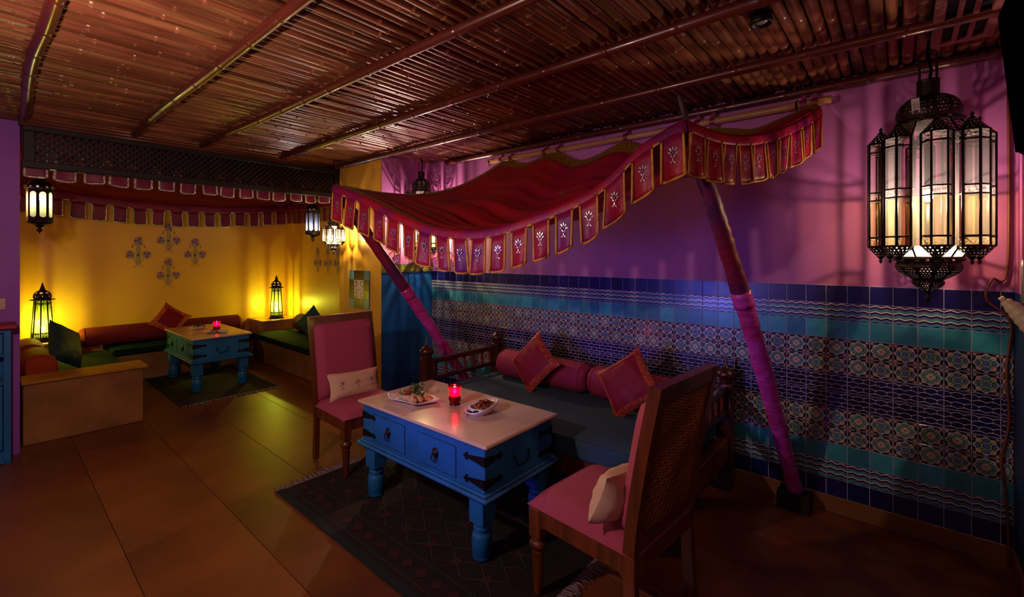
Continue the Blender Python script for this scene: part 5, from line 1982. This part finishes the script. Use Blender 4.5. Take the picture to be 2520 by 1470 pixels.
tag(MB().rbox((0, 0, 0.012), (0.14, 0.30, 0.024), 0.002).rbox((0.004, 0.01, 0.034), (0.13, 0.28, 0.016), 0.002).build('menu_stack', 'paper_blue', None, (-0.99, -3.32, 0.592)), 'grey blue stack of papers on the open shelf of the blue cabinet', 'papers')

sw = thing('light_switch', 'beige light switch plate on the purple wall', 'switch', (-1.096, -3.175, 1.135))
MB().rbox((0, 0, 0), (0.010, 0.085, 0.085), 0.003).build('plate', 'switch_plastic', sw)
MB().rbox((0.007, 0, 0), (0.006, 0.03, 0.045), 0.002).build('rocker', 'switch_plastic', sw)

# ------------------------------------------------------------------ speaker, vent, spotlight, things at the right edge
spk = thing('wall_speaker', 'black loudspeaker tilted on a bracket high on the right wall', 'speaker', (4.285, -1.08, 2.08), 0)
spk.rotation_euler = (0, R(-5.0), 0)
MB().rbox((0.01, 0, 0), (0.16, 0.24, 0.50), 0.014).build('box', 'black_plastic', spk)
g = MB().rbox((-0.074, 0, 0), (0.010, 0.21, 0.47), 0.006)
g.build('grille', 'black_plastic', spk)
MB().box((0.10, 0, 0), (0.05, 0.05, 0.10)).build('bracket', 'iron', spk)

vt = thing('ceiling_vent', 'reddish slatted air vent set in the cane ceiling at the far right', 'vent', (4.14, -0.73, 2.475))
for (c, d) in (((-0.085, 0, 0), (0.035, 0.80, 0.026)), ((0.085, 0, 0), (0.035, 0.80, 0.026)), ((0, 0.385, 0), (0.14, 0.03, 0.026)), ((0, -0.385, 0), (0.14, 0.03, 0.026))):
    MB().rbox((0, 0, 0), d, 0.003).build('frame_bar', 'vent_paint', vt, c)
for x_ in (-0.024, 0.024):
    MB().rbox((0, 0, 0), (0.018, 0.745, 0.020), 0.002).build('slat', 'vent_paint', vt, (x_, 0, 0.0))
MB().box((0, 0, 0.014), (0.16, 0.76, 0.004)).build('duct_back', 'void_black', vt)

dl = thing('ceiling_spotlight', 'small black spotlight let into the cane ceiling', 'spotlight', (3.495, -1.105, 2.462))
MB().lathe([(0.028, 0.05), (0.040, 0.045), (0.044, 0.012), (0.042, 0.0), (0.034, 0.0), (0.032, 0.02), (0.001, 0.022)], 18).build('housing', 'iron', dl)
MB().lathe([(0.001, 0.008), (0.016, 0.006), (0.028, 0.014), (0.030, 0.02)], 14).build('lens', 'sequin', dl)

hk = MB().lathe([(0.001, 0.0), (0.005, 0.001), (0.006, 0.005), (0.003, 0.012)], 8, T=TM(rx=PI / 2)).tube([(0, -0.012, 0), (0, -0.02, -0.004), (0, -0.02, -0.016)], 0.002, 5)
tag(hk.build('wall_hook', 'sequin', None, (2.127, 0.0, 2.44)), 'tiny bright hook in the pink wall above the bamboo pole', 'hook')

wc = thing('glass_chime', 'bundle of greenish glass rods with a cream ribbed cone at the right edge', 'wind chime', (4.275, -0.70, 1.34))
for i in range(7):
    MB().lathe([(0.001, 0), (0.007, 0), (0.007, 0.16), (0.001, 0.16)], 8).build('glass_rod', 'glass_rod', wc, (0.008 + 0.016 * (i % 4), -0.018 + 0.018 * (i // 4), -0.02 + 0.02 * ((i * 3) % 4)))
    MB().tube([(0, 0, 0), (0, 0, 0.34)], 0.0008, 4).build('thread', 'paper', wc, (0.008 + 0.016 * (i % 4), -0.018 + 0.018 * (i // 4), 0.14))
c_ = MB()
pr = []
for i in range(18):
    u = i / 17
    pr.append((0.012 + 0.036 * u ** 0.7 + 0.0025 * math.sin(i * 2.2), 0.10 - 0.15 * u))
c_.lathe(pr, 18)
c_.tube([(0, 0, 0.095), (0.0, 0.0, 0.115)], 0.009, 8)
c_.build('ribbed_cone', 'cream_plastic', wc, (0.028, 0.03, -0.09), (R(0), R(-42), 0))
pts = [(4.325, -0.012, 2.30), (4.322, -0.016, 1.45), (4.27, -0.02, 1.38), (4.25, -0.024, 1.28), (4.33, -0.024, 1.18), (4.318, -0.02, 0.95), (4.326, -0.02, 0.70), (4.30, -0.022, 0.50), (4.315, -0.03, 0.34), (4.322, -0.06, 0.02)]
sp_ = []
for i in range(45):
    u = i / 44 * (len(pts) - 1)
    sp_.append([lerp([(j, pts[j][ax]) for j in range(len(pts))], u) for ax in range(3)])
tag(MB().tube(sp_, 0.006, 6).build('power_cord', 'cord_brown'), 'brown cord running down the corner at the right end of the tiles', 'cord')
